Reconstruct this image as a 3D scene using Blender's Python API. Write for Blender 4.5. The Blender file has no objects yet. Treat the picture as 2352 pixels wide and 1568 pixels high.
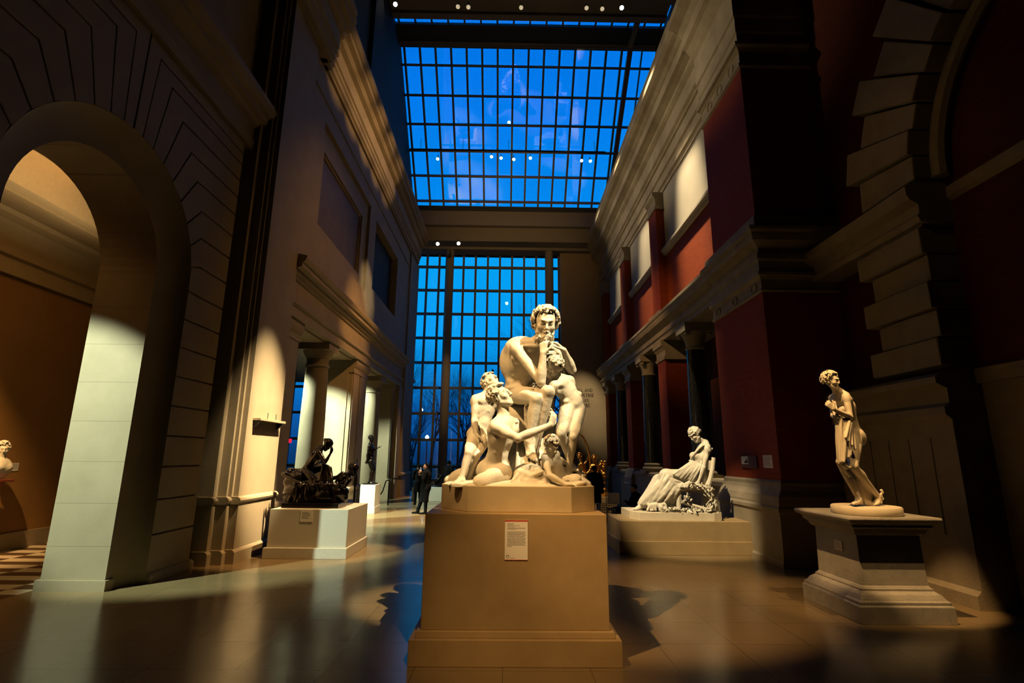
import bpy, bmesh, math, random
import numpy as np
from mathutils import Vector, Matrix
PI = math.pi
SC = bpy.context.scene
COL = SC.collection

# ------------------------------------------------------------------ camera
IMG_W, IMG_H, FPX, CZ = 2352.0, 1568.0, 1190.0, 2.0
def _rc(u, v): return np.array([u - IMG_W/2, -(v - IMG_H/2), -FPX])
_Y = _rc(1160., 1047.); _Y /= np.linalg.norm(_Y)
_Z = _rc(1226., -4620.); _Z = _Z - _Y*(_Z @ _Y); _Z /= np.linalg.norm(_Z)
_X = np.cross(_Y, _Z)
ROT = np.stack([_X, _Y, _Z])
EYE = np.array([0., 0., CZ])
def at(u, v, y):
    "world point on the plane Y = y seen at photo pixel (u, v)"
    r = ROT @ _rc(u, v)
    return EYE + r*(y/r[1])
def atz(u, v, z):
    r = ROT @ _rc(u, v)
    return EYE + r*((z-CZ)/r[2])
cam_d = bpy.data.cameras.new('camera'); cam = bpy.data.objects.new('camera', cam_d); COL.objects.link(cam)
cam_d.sensor_width = 36; cam_d.lens = FPX/IMG_W*36; cam_d.clip_start = .05; cam_d.clip_end = 400
M = Matrix.Identity(4)
for i in range(3):
    for j in range(3): M[i][j] = ROT[i][j]
M.translation = EYE
cam.matrix_world = M
SC.camera = cam
SC.view_settings.view_transform = 'Standard'; SC.view_settings.look = 'None'
SC.view_settings.gamma = 1; SC.view_settings.use_curve_mapping = False
SC.view_settings.exposure = 0.0
SC.cycles.use_denoising = True
SC.cycles.max_bounces = 6; SC.cycles.diffuse_bounces = 1; SC.cycles.glossy_bounces = 3
SC.cycles.transparent_max_bounces = 10; SC.cycles.transmission_bounces = 4
SC.cycles.sample_clamp_indirect = 3.0
SC.cycles.caustics_reflective = False; SC.cycles.caustics_refractive = False

# ------------------------------------------------------------------ materials
def new_mat(name):
    m = bpy.data.materials.new(name); m.use_nodes = True
    nt = m.node_tree; b = nt.nodes['Principled BSDF']
    return m, nt, b
def N(nt, typ, **kw):
    n = nt.nodes.new(typ)
    for k, v in kw.items():
        if k in n.inputs: n.inputs[k].default_value = v
        else: setattr(n, k, v)
    return n
def math_n(nt, op, a, b=None, c=None):
    n = nt.nodes.new('ShaderNodeMath'); n.operation = op
    for i, x in enumerate((a, b, c)):
        if x is None: continue
        if isinstance(x, (int, float)): n.inputs[i].default_value = x
        else: nt.links.new(x, n.inputs[i])
    return n.outputs[0]
def mixc(nt, fac, a, b):
    n = nt.nodes.new('ShaderNodeMix'); n.data_type = 'RGBA'
    for i, x in ((0, fac), (6, a), (7, b)):
        if isinstance(x, (int, float)): n.inputs[i].default_value = x
        elif isinstance(x, tuple): n.inputs[i].default_value = (*x, 1)
        else: nt.links.new(x, n.inputs[i])
    return n.outputs[2]
def stone(name, col, col2, scale=1.5, rough=.7, bump=.15, fine=60, spec=.3, vein=None, joints=None, chisel=0.):
    m, nt, b = new_mat(name)
    tc = N(nt, 'ShaderNodeTexCoord'); o = tc.outputs['Object']
    n1 = N(nt, 'ShaderNodeTexNoise', Scale=scale, Detail=6.0, Roughness=.6); nt.links.new(o, n1.inputs['Vector'])
    n2 = N(nt, 'ShaderNodeTexNoise', Scale=float(fine), Detail=3.0); nt.links.new(o, n2.inputs['Vector'])
    r = N(nt, 'ShaderNodeValToRGB'); r.color_ramp.elements[0].position = .3; r.color_ramp.elements[1].position = .7
    nt.links.new(n1.outputs['Fac'], r.inputs['Fac'])
    f = math_n(nt, 'MULTIPLY_ADD', n2.outputs['Fac'], .5, -.25)
    f = math_n(nt, 'ADD', r.outputs['Color'], f)
    c = mixc(nt, f, tuple(col), tuple(col2))
    if vein:
        w = N(nt, 'ShaderNodeTexNoise', Scale=vein[1], Detail=8.0, Roughness=.7, Distortion=1.5); nt.links.new(o, w.inputs['Vector'])
        v = math_n(nt, 'SUBTRACT', w.outputs['Fac'], .5); v = math_n(nt, 'ABSOLUTE', v)
        v = math_n(nt, 'LESS_THAN', v, .012); v = math_n(nt, 'MULTIPLY', v, .5)
        c = mixc(nt, v, c, vein[0])
    h = n2.outputs['Fac']
    if joints:
        # block joints: (axis_h, length, height, z offset)
        sp = N(nt, 'ShaderNodeSeparateXYZ'); nt.links.new(o, sp.inputs[0])
        ax, L, Hh, zo = joints
        zc = math_n(nt, 'ADD', math_n(nt, 'DIVIDE', sp.outputs[2], Hh), zo)
        row = math_n(nt, 'FLOOR', zc)
        off = math_n(nt, 'MULTIPLY', math_n(nt, 'MODULO', row, 2.0), .5)
        hc = math_n(nt, 'ADD', math_n(nt, 'DIVIDE', sp.outputs[ax], L), off)
        def edge(v, w):
            q = math_n(nt, 'ABSOLUTE', math_n(nt, 'SUBTRACT', math_n(nt, 'FRACT', v), .5))
            return math_n(nt, 'GREATER_THAN', q, .5 - w)
        j = math_n(nt, 'MAXIMUM', edge(zc, .006/Hh), edge(hc, .006/L))
        c = mixc(nt, math_n(nt, 'MULTIPLY', j, .45), c, tuple(x*.4 for x in col))
        h = math_n(nt, 'SUBTRACT', h, math_n(nt, 'MULTIPLY', j, 2.0))
    nt.links.new(c, b.inputs['Base Color'])
    b.inputs['Roughness'].default_value = rough; b.inputs['Specular IOR Level'].default_value = spec
    bp = N(nt, 'ShaderNodeBump', Strength=bump, Distance=.01); nt.links.new(h, bp.inputs['Height']); nt.links.new(bp.outputs[0], b.inputs['Normal'])
    if chisel:
        n3 = N(nt, 'ShaderNodeTexNoise', Scale=11.0, Detail=4.0, Roughness=.55); nt.links.new(o, n3.inputs['Vector'])
        b2 = N(nt, 'ShaderNodeBump', Strength=chisel, Distance=.03); nt.links.new(n3.outputs['Fac'], b2.inputs['Height']); nt.links.new(bp.outputs[0], b2.inputs['Normal']); nt.links.new(b2.outputs[0], b.inputs['Normal'])
    return m
def plain(name, col, rough=.6, metal=0., spec=.4, noise=.12, nscale=12., bump=.05):
    m, nt, b = new_mat(name)
    tc = N(nt, 'ShaderNodeTexCoord')
    n = N(nt, 'ShaderNodeTexNoise', Scale=nscale, Detail=4.0); nt.links.new(tc.outputs['Object'], n.inputs['Vector'])
    c = mixc(nt, n.outputs['Fac'], tuple(x*(1-noise) for x in col), tuple(min(1, x*(1+noise)) for x in col))
    nt.links.new(c, b.inputs['Base Color'])
    b.inputs['Roughness'].default_value = rough; b.inputs['Metallic'].default_value = metal; b.inputs['Specular IOR Level'].default_value = spec
    bp = N(nt, 'ShaderNodeBump', Strength=bump, Distance=.01); nt.links.new(n.outputs['Fac'], bp.inputs['Height']); nt.links.new(bp.outputs[0], b.inputs['Normal'])
    return m
def emit(name, col, strength):
    m, nt, b = new_mat(name)
    b.inputs['Base Color'].default_value = (*col, 1); b.inputs['Emission Color'].default_value = (*col, 1); b.inputs['Emission Strength'].default_value = strength
    return m

LIME = (.36, .28, .175); LIME2 = (.30, .23, .14)
m_lime = stone('limestone', LIME, LIME2, joints=(1, 1.6, .62, 0.))
m_lime_x = stone('limestone_jamb', LIME, LIME2, joints=(0, 3.0, .62, 0.))
m_lime_smooth = stone('limestone_smooth', LIME, LIME2)
m_grey = stone('granite_trim', (.36, .295, .20), (.25, .20, .135), scale=2.2, fine=90, rough=.75, bump=.25, joints=(1, 1.9, 5., .1))
m_grey_pl = stone('granite_plain', (.36, .295, .20), (.26, .21, .14), scale=2.2, fine=90, rough=.75, bump=.25)
m_rust = stone('rusticated_stone', (.30, .24, .155), (.23, .18, .115), scale=3, fine=45, rough=.85, bump=.5)
m_plaster = stone('white_plaster', (.42, .38, .31), (.38, .34, .27), fine=120, bump=.08)
m_dark_panel = stone('recessed_panel', (.16, .115, .075), (.12, .085, .055), fine=120, bump=.08, rough=.6)
m_black_panel = plain('blind_panel', (.02, .02, .018), rough=.7)
m_ceil = plain('roof_paint', (.05, .055, .055), rough=.8)
m_beam = plain('beam_paint', (.26, .22, .165), rough=.7)
m_mull = plain('mullion_paint', (.17, .15, .125), rough=.55)
m_tan = stone('tan_pedestal_stone', (.42, .285, .13), (.34, .225, .10), scale=2.5, fine=140, rough=.6, bump=.06)
m_white_ped = plain('white_pedestal_paint', (.62, .57, .46), rough=.6, nscale=30)
m_marble = stone('statue_marble', (.86, .78, .62), (.78, .69, .53), scale=4, fine=80, rough=.45, bump=.03, spec=.35, chisel=.28)
m_marble2 = stone('yellowed_marble', (.82, .70, .50), (.72, .60, .42), scale=4, fine=80, rough=.5, bump=.03, spec=.35)
m_ped_marble = stone('pedestal_marble', (.36, .32, .255), (.28, .25, .20), scale=3, fine=100, rough=.5, bump=.05, vein=((.2, .19, .17), 1.2))
m_bronze = plain('black_bronze', (.030, .022, .017), rough=.24, metal=.85, spec=.6, noise=.4, nscale=9., bump=.12)
m_gold = plain('gilt_bronze', (.75, .42, .10), rough=.3, metal=1., noise=.35, nscale=8., bump=.2)
m_black = plain('black_cloth', (.0035, .0035, .004), rough=.9, spec=.1)
m_skin = plain('skin', (.45, .25, .16), rough=.5)
m_card = plain('card', (.85, .78, .66), rough=.6, noise=.03)
m_red = plain('red_band', (.55, .05, .02), rough=.6)
m_ink = plain('ink', (.03, .025, .02), rough=.7)
m_lamp = plain('lamp_housing', (.02, .02, .02), rough=.4, metal=.5)
m_lens = emit('lamp_lens', (1, .93, .8), 10.)
m_lens_dim = emit('lamp_lens_side', (1, .8, .5), .55)
m_blackcol = stone('polished_black_granite', (.012, .013, .013), (.035, .036, .034), scale=14, fine=90, rough=.12, bump=.0, spec=.6)

def brick_mat(name, c1, c2, mortar):
    m, nt, b = new_mat(name)
    tc = N(nt, 'ShaderNodeTexCoord')
    mp = N(nt, 'ShaderNodeMapping'); nt.links.new(tc.outputs['Object'], mp.inputs[0])
    # brick texture reads x/y: use (x+y, z)
    sp = N(nt, 'ShaderNodeSeparateXYZ'); nt.links.new(mp.outputs[0], sp.inputs[0])
    cb = N(nt, 'ShaderNodeCombineXYZ'); nt.links.new(math_n(nt, 'ADD', sp.outputs[0], sp.outputs[1]), cb.inputs[0]); nt.links.new(sp.outputs[2], cb.inputs[1])
    br = N(nt, 'ShaderNodeTexBrick', Scale=1.0); br.inputs['Brick Width'].default_value = .21; br.inputs['Row Height'].default_value = .062
    br.inputs['Mortar Size'].default_value = .004; br.inputs['Color1'].default_value = (*c1, 1); br.inputs['Color2'].default_value = (*c2, 1); br.inputs['Mortar'].default_value = (*mortar, 1)
    nt.links.new(cb.outputs[0], br.inputs[0]); nt.links.new(br.outputs['Color'], b.inputs['Base Color'])
    b.inputs['Roughness'].default_value = .8; b.inputs['Specular IOR Level'].default_value = .2
    bp = N(nt, 'ShaderNodeBump', Strength=.3, Distance=.01); nt.links.new(br.outputs['Fac'], bp.inputs['Height']); bp.invert = True; nt.links.new(bp.outputs[0], b.inputs['Normal'])
    return m
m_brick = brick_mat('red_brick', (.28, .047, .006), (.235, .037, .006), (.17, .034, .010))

def floor_mat(name, lx, ly, ox, oy, c1, c2, rough=.21):
    m, nt, b = new_mat(name)
    tc = N(nt, 'ShaderNodeTexCoord'); o = tc.outputs['Object']
    sp = N(nt, 'ShaderNodeSeparateXYZ'); nt.links.new(o, sp.inputs[0])
    xc = math_n(nt, 'DIVIDE', math_n(nt, 'SUBTRACT', sp.outputs[0], ox), lx)
    yc = math_n(nt, 'DIVIDE', math_n(nt, 'SUBTRACT', sp.outputs[1], oy), ly)
    def edge(v, w):
        q = math_n(nt, 'ABSOLUTE', math_n(nt, 'SUBTRACT', math_n(nt, 'FRACT', v), .5))
        return math_n(nt, 'GREATER_THAN', q, .5 - w)
    j = math_n(nt, 'MAXIMUM', edge(xc, .0035/lx), edge(yc, .0035/ly))
    cb = N(nt, 'ShaderNodeCombineXYZ'); nt.links.new(math_n(nt, 'FLOOR', xc), cb.inputs[0]); nt.links.new(math_n(nt, 'FLOOR', yc), cb.inputs[1])
    wn = N(nt, 'ShaderNodeTexWhiteNoise'); nt.links.new(cb.outputs[0], wn.inputs[0])
    n1 = N(nt, 'ShaderNodeTexNoise', Scale=3.0, Detail=6.0); nt.links.new(o, n1.inputs['Vector'])
    n2 = N(nt, 'ShaderNodeTexNoise', Scale=70.0, Detail=3.0); nt.links.new(o, n2.inputs['Vector'])
    f = math_n(nt, 'ADD', math_n(nt, 'MULTIPLY', wn.outputs['Value'], .35), math_n(nt, 'MULTIPLY', n1.outputs['Fac'], .5))
    f = math_n(nt, 'ADD', f, math_n(nt, 'MULTIPLY', n2.outputs['Fac'], .25))
    c = mixc(nt, f, c1, c2)
    c = mixc(nt, math_n(nt, 'MULTIPLY', j, .8), c, (.05, .035, .02))
    nt.links.new(c, b.inputs['Base Color'])
    r = math_n(nt, 'ADD', math_n(nt, 'MULTIPLY', n1.outputs['Fac'], .12), rough - .06)
    nt.links.new(r, b.inputs['Roughness']); b.inputs['Specular IOR Level'].default_value = .65
    bp = N(nt, 'ShaderNodeBump', Strength=.2, Distance=.004); nt.links.new(math_n(nt, 'SUBTRACT', math_n(nt, 'MULTIPLY', n1.outputs['Fac'], .25), j), bp.inputs['Height']); nt.links.new(bp.outputs[0], b.inputs['Normal'])
    return m
m_floor = floor_mat('court_floor_stone', .846, .762, 0., atz(1600, 1389.7, 0)[1], (.27, .185, .09), (.19, .13, .06))

def glass_mat(name, refl):
    m, nt, b = new_mat(name)
    nt.nodes.remove(b)
    out = nt.nodes['Material Output']
    tr = N(nt, 'ShaderNodeBsdfTransparent'); tr.inputs[0].default_value = (.97, .985, 1, 1)
    gl = N(nt, 'ShaderNodeBsdfGlossy'); gl.inputs['Roughness'].default_value = .0
    lw = N(nt, 'ShaderNodeLayerWeight')
    f = math_n(nt, 'MULTIPLY_ADD', math_n(nt, 'POWER', lw.outputs['Facing'], 5.0), .8, refl)
    mx = N(nt, 'ShaderNodeMixShader'); nt.links.new(f, mx.inputs[0]); nt.links.new(tr.outputs[0], mx.inputs[1]); nt.links.new(gl.outputs[0], mx.inputs[2])
    nt.links.new(mx.outputs[0], out.inputs[0])
    return m
m_glass = glass_mat('pane_glass', .12)

# ------------------------------------------------------------------ mesh builder
XF = [None]                                      # uniform enlargement about the viewpoint that fits the far parts to the floor
class MB:
    def __init__(s): s.v = []; s.f = []
    def add(s, vs, fs):
        o = len(s.v); s.v += [tuple(map(float, p)) for p in vs]; s.f += [tuple(i+o for i in q) for q in fs]; return s
    def box(s, x0, x1, y0, y1, z0, z1):
        return s.add([(x0,y0,z0),(x1,y0,z0),(x1,y1,z0),(x0,y1,z0),(x0,y0,z1),(x1,y0,z1),(x1,y1,z1),(x0,y1,z1)],
                     [(0,3,2,1),(4,5,6,7),(0,1,5,4),(1,2,6,5),(2,3,7,6),(3,0,4,7)])
    def frustum(s, b, t, z0, z1):
        "box whose bottom rect b=(x0,x1,y0,y1) differs from its top rect t"
        return s.add([(b[0],b[2],z0),(b[1],b[2],z0),(b[1],b[3],z0),(b[0],b[3],z0),(t[0],t[2],z1),(t[1],t[2],z1),(t[1],t[3],z1),(t[0],t[3],z1)],
                     [(0,3,2,1),(4,5,6,7),(0,1,5,4),(1,2,6,5),(2,3,7,6),(3,0,4,7)])
    def prism(s, pts, axis, a0, a1):
        "closed 2-D outline extruded along an axis ('x': pts=(y,z), 'y': pts=(x,z), 'z': pts=(x,y))"
        n = len(pts)
        def P(p, a):
            return {'x': (a, p[0], p[1]), 'y': (p[0], a, p[1]), 'z': (p[0], p[1], a)}[axis]
        vs = [P(p, a0) for p in pts] + [P(p, a1) for p in pts]
        fs = [tuple(range(n)), tuple(range(2*n-1, n-1, -1))] + [(i, i+n, (i+1) % n + n, (i+1) % n) for i in range(n)]
        return s.add(vs, fs)
    def lathe(s, prof, c=(0,0,0), n=32, cap=True):
        o = []; fs = []
        m = len(prof)
        for i in range(n):
            a = 2*PI*i/n
            for r, z in prof: o.append((c[0]+r*math.cos(a), c[1]+r*math.sin(a), c[2]+z))
        for i in range(n):
            j = (i+1) % n
            for k in range(m-1): fs.append((i*m+k, j*m+k, j*m+k+1, i*m+k+1))
        if cap:
            fs.append(tuple(i*m for i in range(n-1, -1, -1))); fs.append(tuple(i*m+m-1 for i in range(n)))
        return s.add(o, fs)
    def tube(s, pts, rad, n=8):
        pts = [np.array(p, float) for p in pts]; m = len(pts)
        if not hasattr(rad, '__len__'): rad = [rad]*m
        vs = []; fs = []
        prev = None
        for i, p in enumerate(pts):
            t = pts[min(i+1, m-1)] - pts[max(i-1, 0)]; t /= np.linalg.norm(t) + 1e-9
            if prev is None:
                a = np.array([0,0,1.]) if abs(t[2]) < .9 else np.array([1.,0,0])
                u = np.cross(t, a)
            else: u = prev - t*(prev @ t)
            u /= np.linalg.norm(u) + 1e-9; prev = u; w = np.cross(t, u)
            for k in range(n):
                a = 2*PI*k/n; vs.append(p + rad[i]*(u*math.cos(a) + w*math.sin(a)))
        for i in range(m-1):
            for k in range(n):
                l = (k+1) % n; fs.append((i*n+k, i*n+l, (i+1)*n+l, (i+1)*n+k))
        fs.append(tuple(range(n-1, -1, -1))); fs.append(tuple((m-1)*n+k for k in range(n)))
        return s.add(vs, fs)
    def disc(s, c, nrm, r, th, n=20):
        c = np.array(c, float); d = np.array(nrm, float); d /= np.linalg.norm(d)
        return s.tube([c, c + d*th], r, n)
    def build(s, name, mat, parent=None, smooth=False, bevel=0.):
        if XF[0]: s.v = [(q[0]*XF[0], q[1]*XF[0], CZ+(q[2]-CZ)*XF[0]) for q in s.v]
        me = bpy.data.meshes.new(name); me.from_pydata(s.v, [], s.f); me.update()
        bm = bmesh.new(); bm.from_mesh(me); bmesh.ops.recalc_face_normals(bm, faces=bm.faces); bm.to_mesh(me); bm.free()
        if smooth:
            me.polygons.foreach_set('use_smooth', [True]*len(me.polygons))
            try: me.set_sharp_from_angle(angle=math.radians(40))
            except Exception: pass
        me.materials.append(mat)
        o = bpy.data.objects.new(name, me); COL.objects.link(o)
        if bevel:
            bv = o.modifiers.new('bevel', 'BEVEL'); bv.width = bevel; bv.segments = 2; bv.limit_method = 'ANGLE'
        if parent is not None:
            o.parent = parent
            o.matrix_parent_inverse = Matrix.Translation(-Vector(parent.location))
        return o
def tag(o, label=None, cat=None, group=None, kind=None):
    if label: o['label'] = label
    if cat: o['category'] = cat
    if group: o['group'] = group
    if kind: o['kind'] = kind
    return o
def thing(name, label, cat, loc=(0,0,0), group=None, kind=None):
    if XF[0]: loc = (loc[0]*XF[0], loc[1]*XF[0], CZ+(loc[2]-CZ)*XF[0])
    o = bpy.data.objects.new(name, None); COL.objects.link(o); o.location = loc; o.empty_display_size = .1
    return tag(o, label, cat, group, kind)
def struct(name, mb, mat, label=None, parent=None, bevel=0., smooth=False):
    o = mb.build(name, mat, parent, smooth, bevel)
    if parent is None: tag(o, label, None, None, 'structure')
    return o
def spot(name, loc, tgt, power, col, deg, blend=.3, size=.05):
    l = bpy.data.lights.new(name, 'SPOT'); l.energy = power; l.color = col; l.spot_size = math.radians(deg); l.spot_blend = blend; l.shadow_soft_size = size
    o = bpy.data.objects.new(name, l); COL.objects.link(o); o.location = loc
    d = Vector(tgt) - Vector(loc); o.rotation_euler = d.to_track_quat('-Z', 'Y').to_euler()
    return o
def arealight(name, loc, tgt, power, col, sx, sy):
    l = bpy.data.lights.new(name, 'AREA'); l.energy = power; l.color = col; l.shape = 'RECTANGLE'; l.size = sx; l.size_y = sy
    o = bpy.data.objects.new(name, l); COL.objects.link(o); o.location = loc
    d = Vector(tgt) - Vector(loc); o.rotation_euler = d.to_track_quat('-Z', 'Y').to_euler()
    return o
# ------------------------------------------------------------------ sculpting: blended distance fields meshed with surface nets
def nrm(v):
    v = np.array(v, float); return v/(np.linalg.norm(v)+1e-12)
class Vol:
    def __init__(s, lo, hi, h):
        s.lo = np.array(lo, float); s.h = h
        s.n = np.ceil((np.array(hi)-s.lo)/h).astype(int)+1
        s.F = np.full(s.n, 1.0, np.float32)
    def _sub(s, lo, hi):
        a = np.clip(np.floor((lo-s.lo)/s.h).astype(int), 0, s.n); b = np.clip(np.ceil((hi-s.lo)/s.h).astype(int)+1, 0, s.n)
        if np.any(b <= a): return None
        g = [(s.lo[i]+s.h*np.arange(a[i], b[i])).astype(np.float32) for i in range(3)]
        return tuple(slice(a[i], b[i]) for i in range(3)), g[0][:,None,None], g[1][None,:,None], g[2][None,None,:]
    def _mix(s, sl, d, k, op):
        A = s.F[sl]
        if op == 'sub':
            d = -d
            hh = np.maximum(k-np.abs(A-d), 0)/k if k > 0 else 0
            s.F[sl] = np.maximum(A, d) + hh*hh*k*.25
        else:
            hh = np.maximum(k-np.abs(A-d), 0)/k if k > 0 else 0
            s.F[sl] = np.minimum(A, d) - hh*hh*k*.25
    def cap(s, p, q, r1, r2=None, k=.02, op='add'):
        "round cone from p (radius r1) to q (radius r2)"
        p = np.array(p, float); q = np.array(q, float); r2 = r1 if r2 is None else r2
        R = max(r1, r2)+k+3*s.h
        w = s._sub(np.minimum(p, q)-R, np.maximum(p, q)+R)
        if w is None: return s
        sl, x, y, z = w
        ba = q-p; l2 = float(ba@ba)+1e-12
        dx, dy, dz = x-p[0], y-p[1], z-p[2]
        t = np.clip((dx*ba[0]+dy*ba[1]+dz*ba[2])/l2, 0, 1)
        d = np.sqrt((dx-t*ba[0])**2+(dy-t*ba[1])**2+(dz-t*ba[2])**2) - (r1+(r2-r1)*t)
        s._mix(sl, d, k, op); return s
    def sph(s, c, r, k=.02, op='add'): return s.cap(c, np.array(c)+1e-5, r, r, k, op)
    def ell(s, c, rad, ax=None, k=.02, op='add'):
        "ellipsoid; ax = 3 row axes"
        c = np.array(c, float); rad = np.array(rad, float); ax = np.eye(3) if ax is None else np.array(ax, float)
        ext = np.sqrt(((ax*rad[:,None])**2).sum(0)) + k+3*s.h
        w = s._sub(c-ext, c+ext)
        if w is None: return s
        sl, x, y, z = w
        dx, dy, dz = x-c[0], y-c[1], z-c[2]
        u = [(dx*ax[i,0]+dy*ax[i,1]+dz*ax[i,2]) for i in range(3)]
        k0 = np.sqrt(sum((u[i]/rad[i])**2 for i in range(3))); k1 = np.sqrt(sum((u[i]/rad[i]**2)**2 for i in range(3)))+1e-6
        s._mix(sl, k0*(k0-1)/k1, k, op); return s
    def box(s, c, half, ax=None, r=.01, k=.005, op='add'):
        c = np.array(c, float); half = np.array(half, float)-r; ax = np.eye(3) if ax is None else np.array(ax, float)
        ext = np.sqrt(((ax*(half+r)[:,None])**2).sum(0))*1.5 + k+3*s.h
        w = s._sub(c-ext, c+ext)
        if w is None: return s
        sl, x, y, z = w
        dx, dy, dz = x-c[0], y-c[1], z-c[2]
        q = [np.abs(dx*ax[i,0]+dy*ax[i,1]+dz*ax[i,2])-half[i] for i in range(3)]
        d = np.sqrt(sum(np.maximum(a, 0)**2 for a in q)) + np.minimum(np.maximum(np.maximum(q[0], q[1]), q[2]), 0) - r
        s._mix(sl, d, k, op); return s
    def chain(s, pts, rad, k=.02, op='add'):
        "a run of round cones, joined hard first so that the joints do not swell, then blended in once"
        P = np.array([np.array(p, float) for p in pts]); R = max(rad)+k+3*s.h
        w = s._sub(P.min(0)-R, P.max(0)+R)
        if w is None: return s
        sl, x, y, z = w; D = None
        for i in range(len(P)-1):
            p, ba = P[i], P[i+1]-P[i]; l2 = float(ba@ba)+1e-12
            dx, dy, dz = x-p[0], y-p[1], z-p[2]
            t = np.clip((dx*ba[0]+dy*ba[1]+dz*ba[2])/l2, 0, 1)
            d = np.sqrt((dx-t*ba[0])**2+(dy-t*ba[1])**2+(dz-t*ba[2])**2) - (rad[i]+(rad[i+1]-rad[i])*t)
            D = d if D is None else np.minimum(D, d)
        s._mix(sl, D, k, op); return s
    def cut_below(s, z):
        zz = s.lo[2]+s.h*np.arange(s.n[2]); s.F = np.maximum(s.F, (z-zz)[None,None,:].astype(np.float32)); return s
    def mesh(s):
        F = s.F; F[0]=F[-1]=1; F[:,0]=F[:,-1]=1; F[:,:,0]=F[:,:,-1]=1
        ins = F < 0
        nx, ny, nz = F.shape
        c = [ins[i:nx-1+i, j:ny-1+j, k:nz-1+k] for i in (0,1) for j in (0,1) for k in (0,1)]
        cnt = sum(a.astype(np.int8) for a in c)
        I = np.argwhere((cnt > 0) & (cnt < 8))
        idx = np.full((nx-1, ny-1, nz-1), -1, np.int32); idx[I[:,0],I[:,1],I[:,2]] = np.arange(len(I))
        off = np.array([(i,j,k) for i in (0,1) for j in (0,1) for k in (0,1)])
        val = np.stack([F[I[:,0]+o[0], I[:,1]+o[1], I[:,2]+o[2]] for o in off], 1)
        acc = np.zeros((len(I),3)); n = np.zeros(len(I))
        for a in range(8):
            for b in range(a+1, 8):
                if np.abs(off[a]-off[b]).sum() != 1: continue
                m = (val[:,a] < 0) != (val[:,b] < 0)
                t = np.where(m, val[:,a]/(val[:,a]-val[:,b]+1e-20), 0)[:,None]
                acc += np.where(m[:,None], off[a]+t*(off[b]-off[a]), 0); n += m
        V = s.lo + s.h*(I + acc/n[:,None])
        Q = []
        for ax in range(3):
            d = np.zeros(3, int); d[ax] = 1
            A = ins[:nx-d[0], :ny-d[1], :nz-d[2]]; B = ins[d[0]:, d[1]:, d[2]:]
            E = np.argwhere(A != B)
            o1, o2 = [(1,2),(2,0),(0,1)][ax]
            E = E[(E[:,o1] > 0) & (E[:,o2] > 0)]
            u = np.zeros(3, int); u[o1] = 1; w = np.zeros(3, int); w[o2] = 1
            g = lambda X: idx[X[:,0],X[:,1],X[:,2]]
            q = np.stack([g(E-u-w), g(E-w), g(E), g(E-u)], 1)
            fl = ~A[E[:,0],E[:,1],E[:,2]]
            q[fl] = q[fl][:,::-1]
            Q.append(q)
        Q = np.concatenate(Q); Q = Q[(Q >= 0).all(1)]
        return V, Q
    def build(s, name, mat, parent=None):
        V, Q = s.mesh()
        me = bpy.data.meshes.new(name)
        me.vertices.add(len(V)); me.vertices.foreach_set('co', V.astype(np.float32).ravel())
        me.loops.add(len(Q)*4); me.loops.foreach_set('vertex_index', Q.astype(np.int32).ravel())
        me.polygons.add(len(Q)); me.polygons.foreach_set('loop_start', np.arange(0, len(Q)*4, 4, dtype=np.int32))
        me.update(calc_edges=True); me.validate()
        me.polygons.foreach_set('use_smooth', np.ones(len(me.polygons), bool))
        me.materials.append(mat)
        o = bpy.data.objects.new(name, me); COL.objects.link(o)
        if parent is not None:
            o.parent = parent; o.matrix_parent_inverse = Matrix.Translation(-Vector(parent.location))
        return o

def head(V, c, f, u, s=1., stern=False, female=False):
    f = nrm(f); u = nrm(np.array(u)-f*(np.array(u)@f)); r = np.cross(f, u); c = np.array(c, float)
    P = lambda a, b, d: c + (r*a+f*b+u*d)*s
    ax = np.stack([r, f, u])
    V.ell(P(0,-.012,.022), np.array([.074,.092,.088])*s, ax, .02*s)
    V.ell(P(0,.026,-.042), np.array([.054 if not female else .050,.060,.074])*s, ax, .025*s)
    V.sph(P(0,.062,-.100), .022*s, .025*s)
    for e in (-1, 1):
        V.cap(P(.052*e,.0,-.058), P(.018*e,.055,-.098), .022*s, .018*s, .025*s)        # jaw line
        V.sph(P(.040*e,.055,-.022), .024*s, .022*s)                                    # cheekbone
    bd = .088 if stern else .084
    V.cap(P(-.034,bd-.012,.030), P(0,bd+.002,.024), .012*s, .011*s, .012*s); V.cap(P(.034,bd-.012,.030), P(0,bd+.002,.024), .012*s, .011*s, .012*s)
    for e in (-1, 1):
        V.ell(P(.031*e,.094,.006), np.array([.021,.020,.014])*s, ax, .012*s, 'sub')
        V.sph(P(.031*e,.070,.006), .0135*s, .004*s)
        V.cap(P(.018*e,.080,.013), P(.044*e,.073,.012), .005*s, .005*s, .004*s)         # upper lid
        V.ell(P(.076*e,-.006,-.004), np.array([.009,.020,.030])*s, ax, .008*s)          # ear
    V.cap(P(0,.088,.016), P(0,.110 if not female else .1005,-.028), .008*s, .0125*s if not female else .0105*s, .012*s)
    for e in (-1, 1): V.sph(P(.011*e,.098 if not female else .091,-.032), .008*s, .006*s)
    V.cap(P(-.016,.084,-.058), P(.016,.084,-.058), .0065*s, .0065*s, .006*s); V.sph(P(0,.089,-.057), .0065*s, .006*s)
    V.cap(P(-.013,.083,-.071), P(.013,.083,-.071), .0075*s, .0075*s, .006*s); V.sph(P(0,.086,-.071), .007*s, .006*s)
    V.cap(P(-.022,.086,-.0645), P(.022,.086,-.0645), .003*s, .003*s, .004*s, 'sub')
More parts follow.
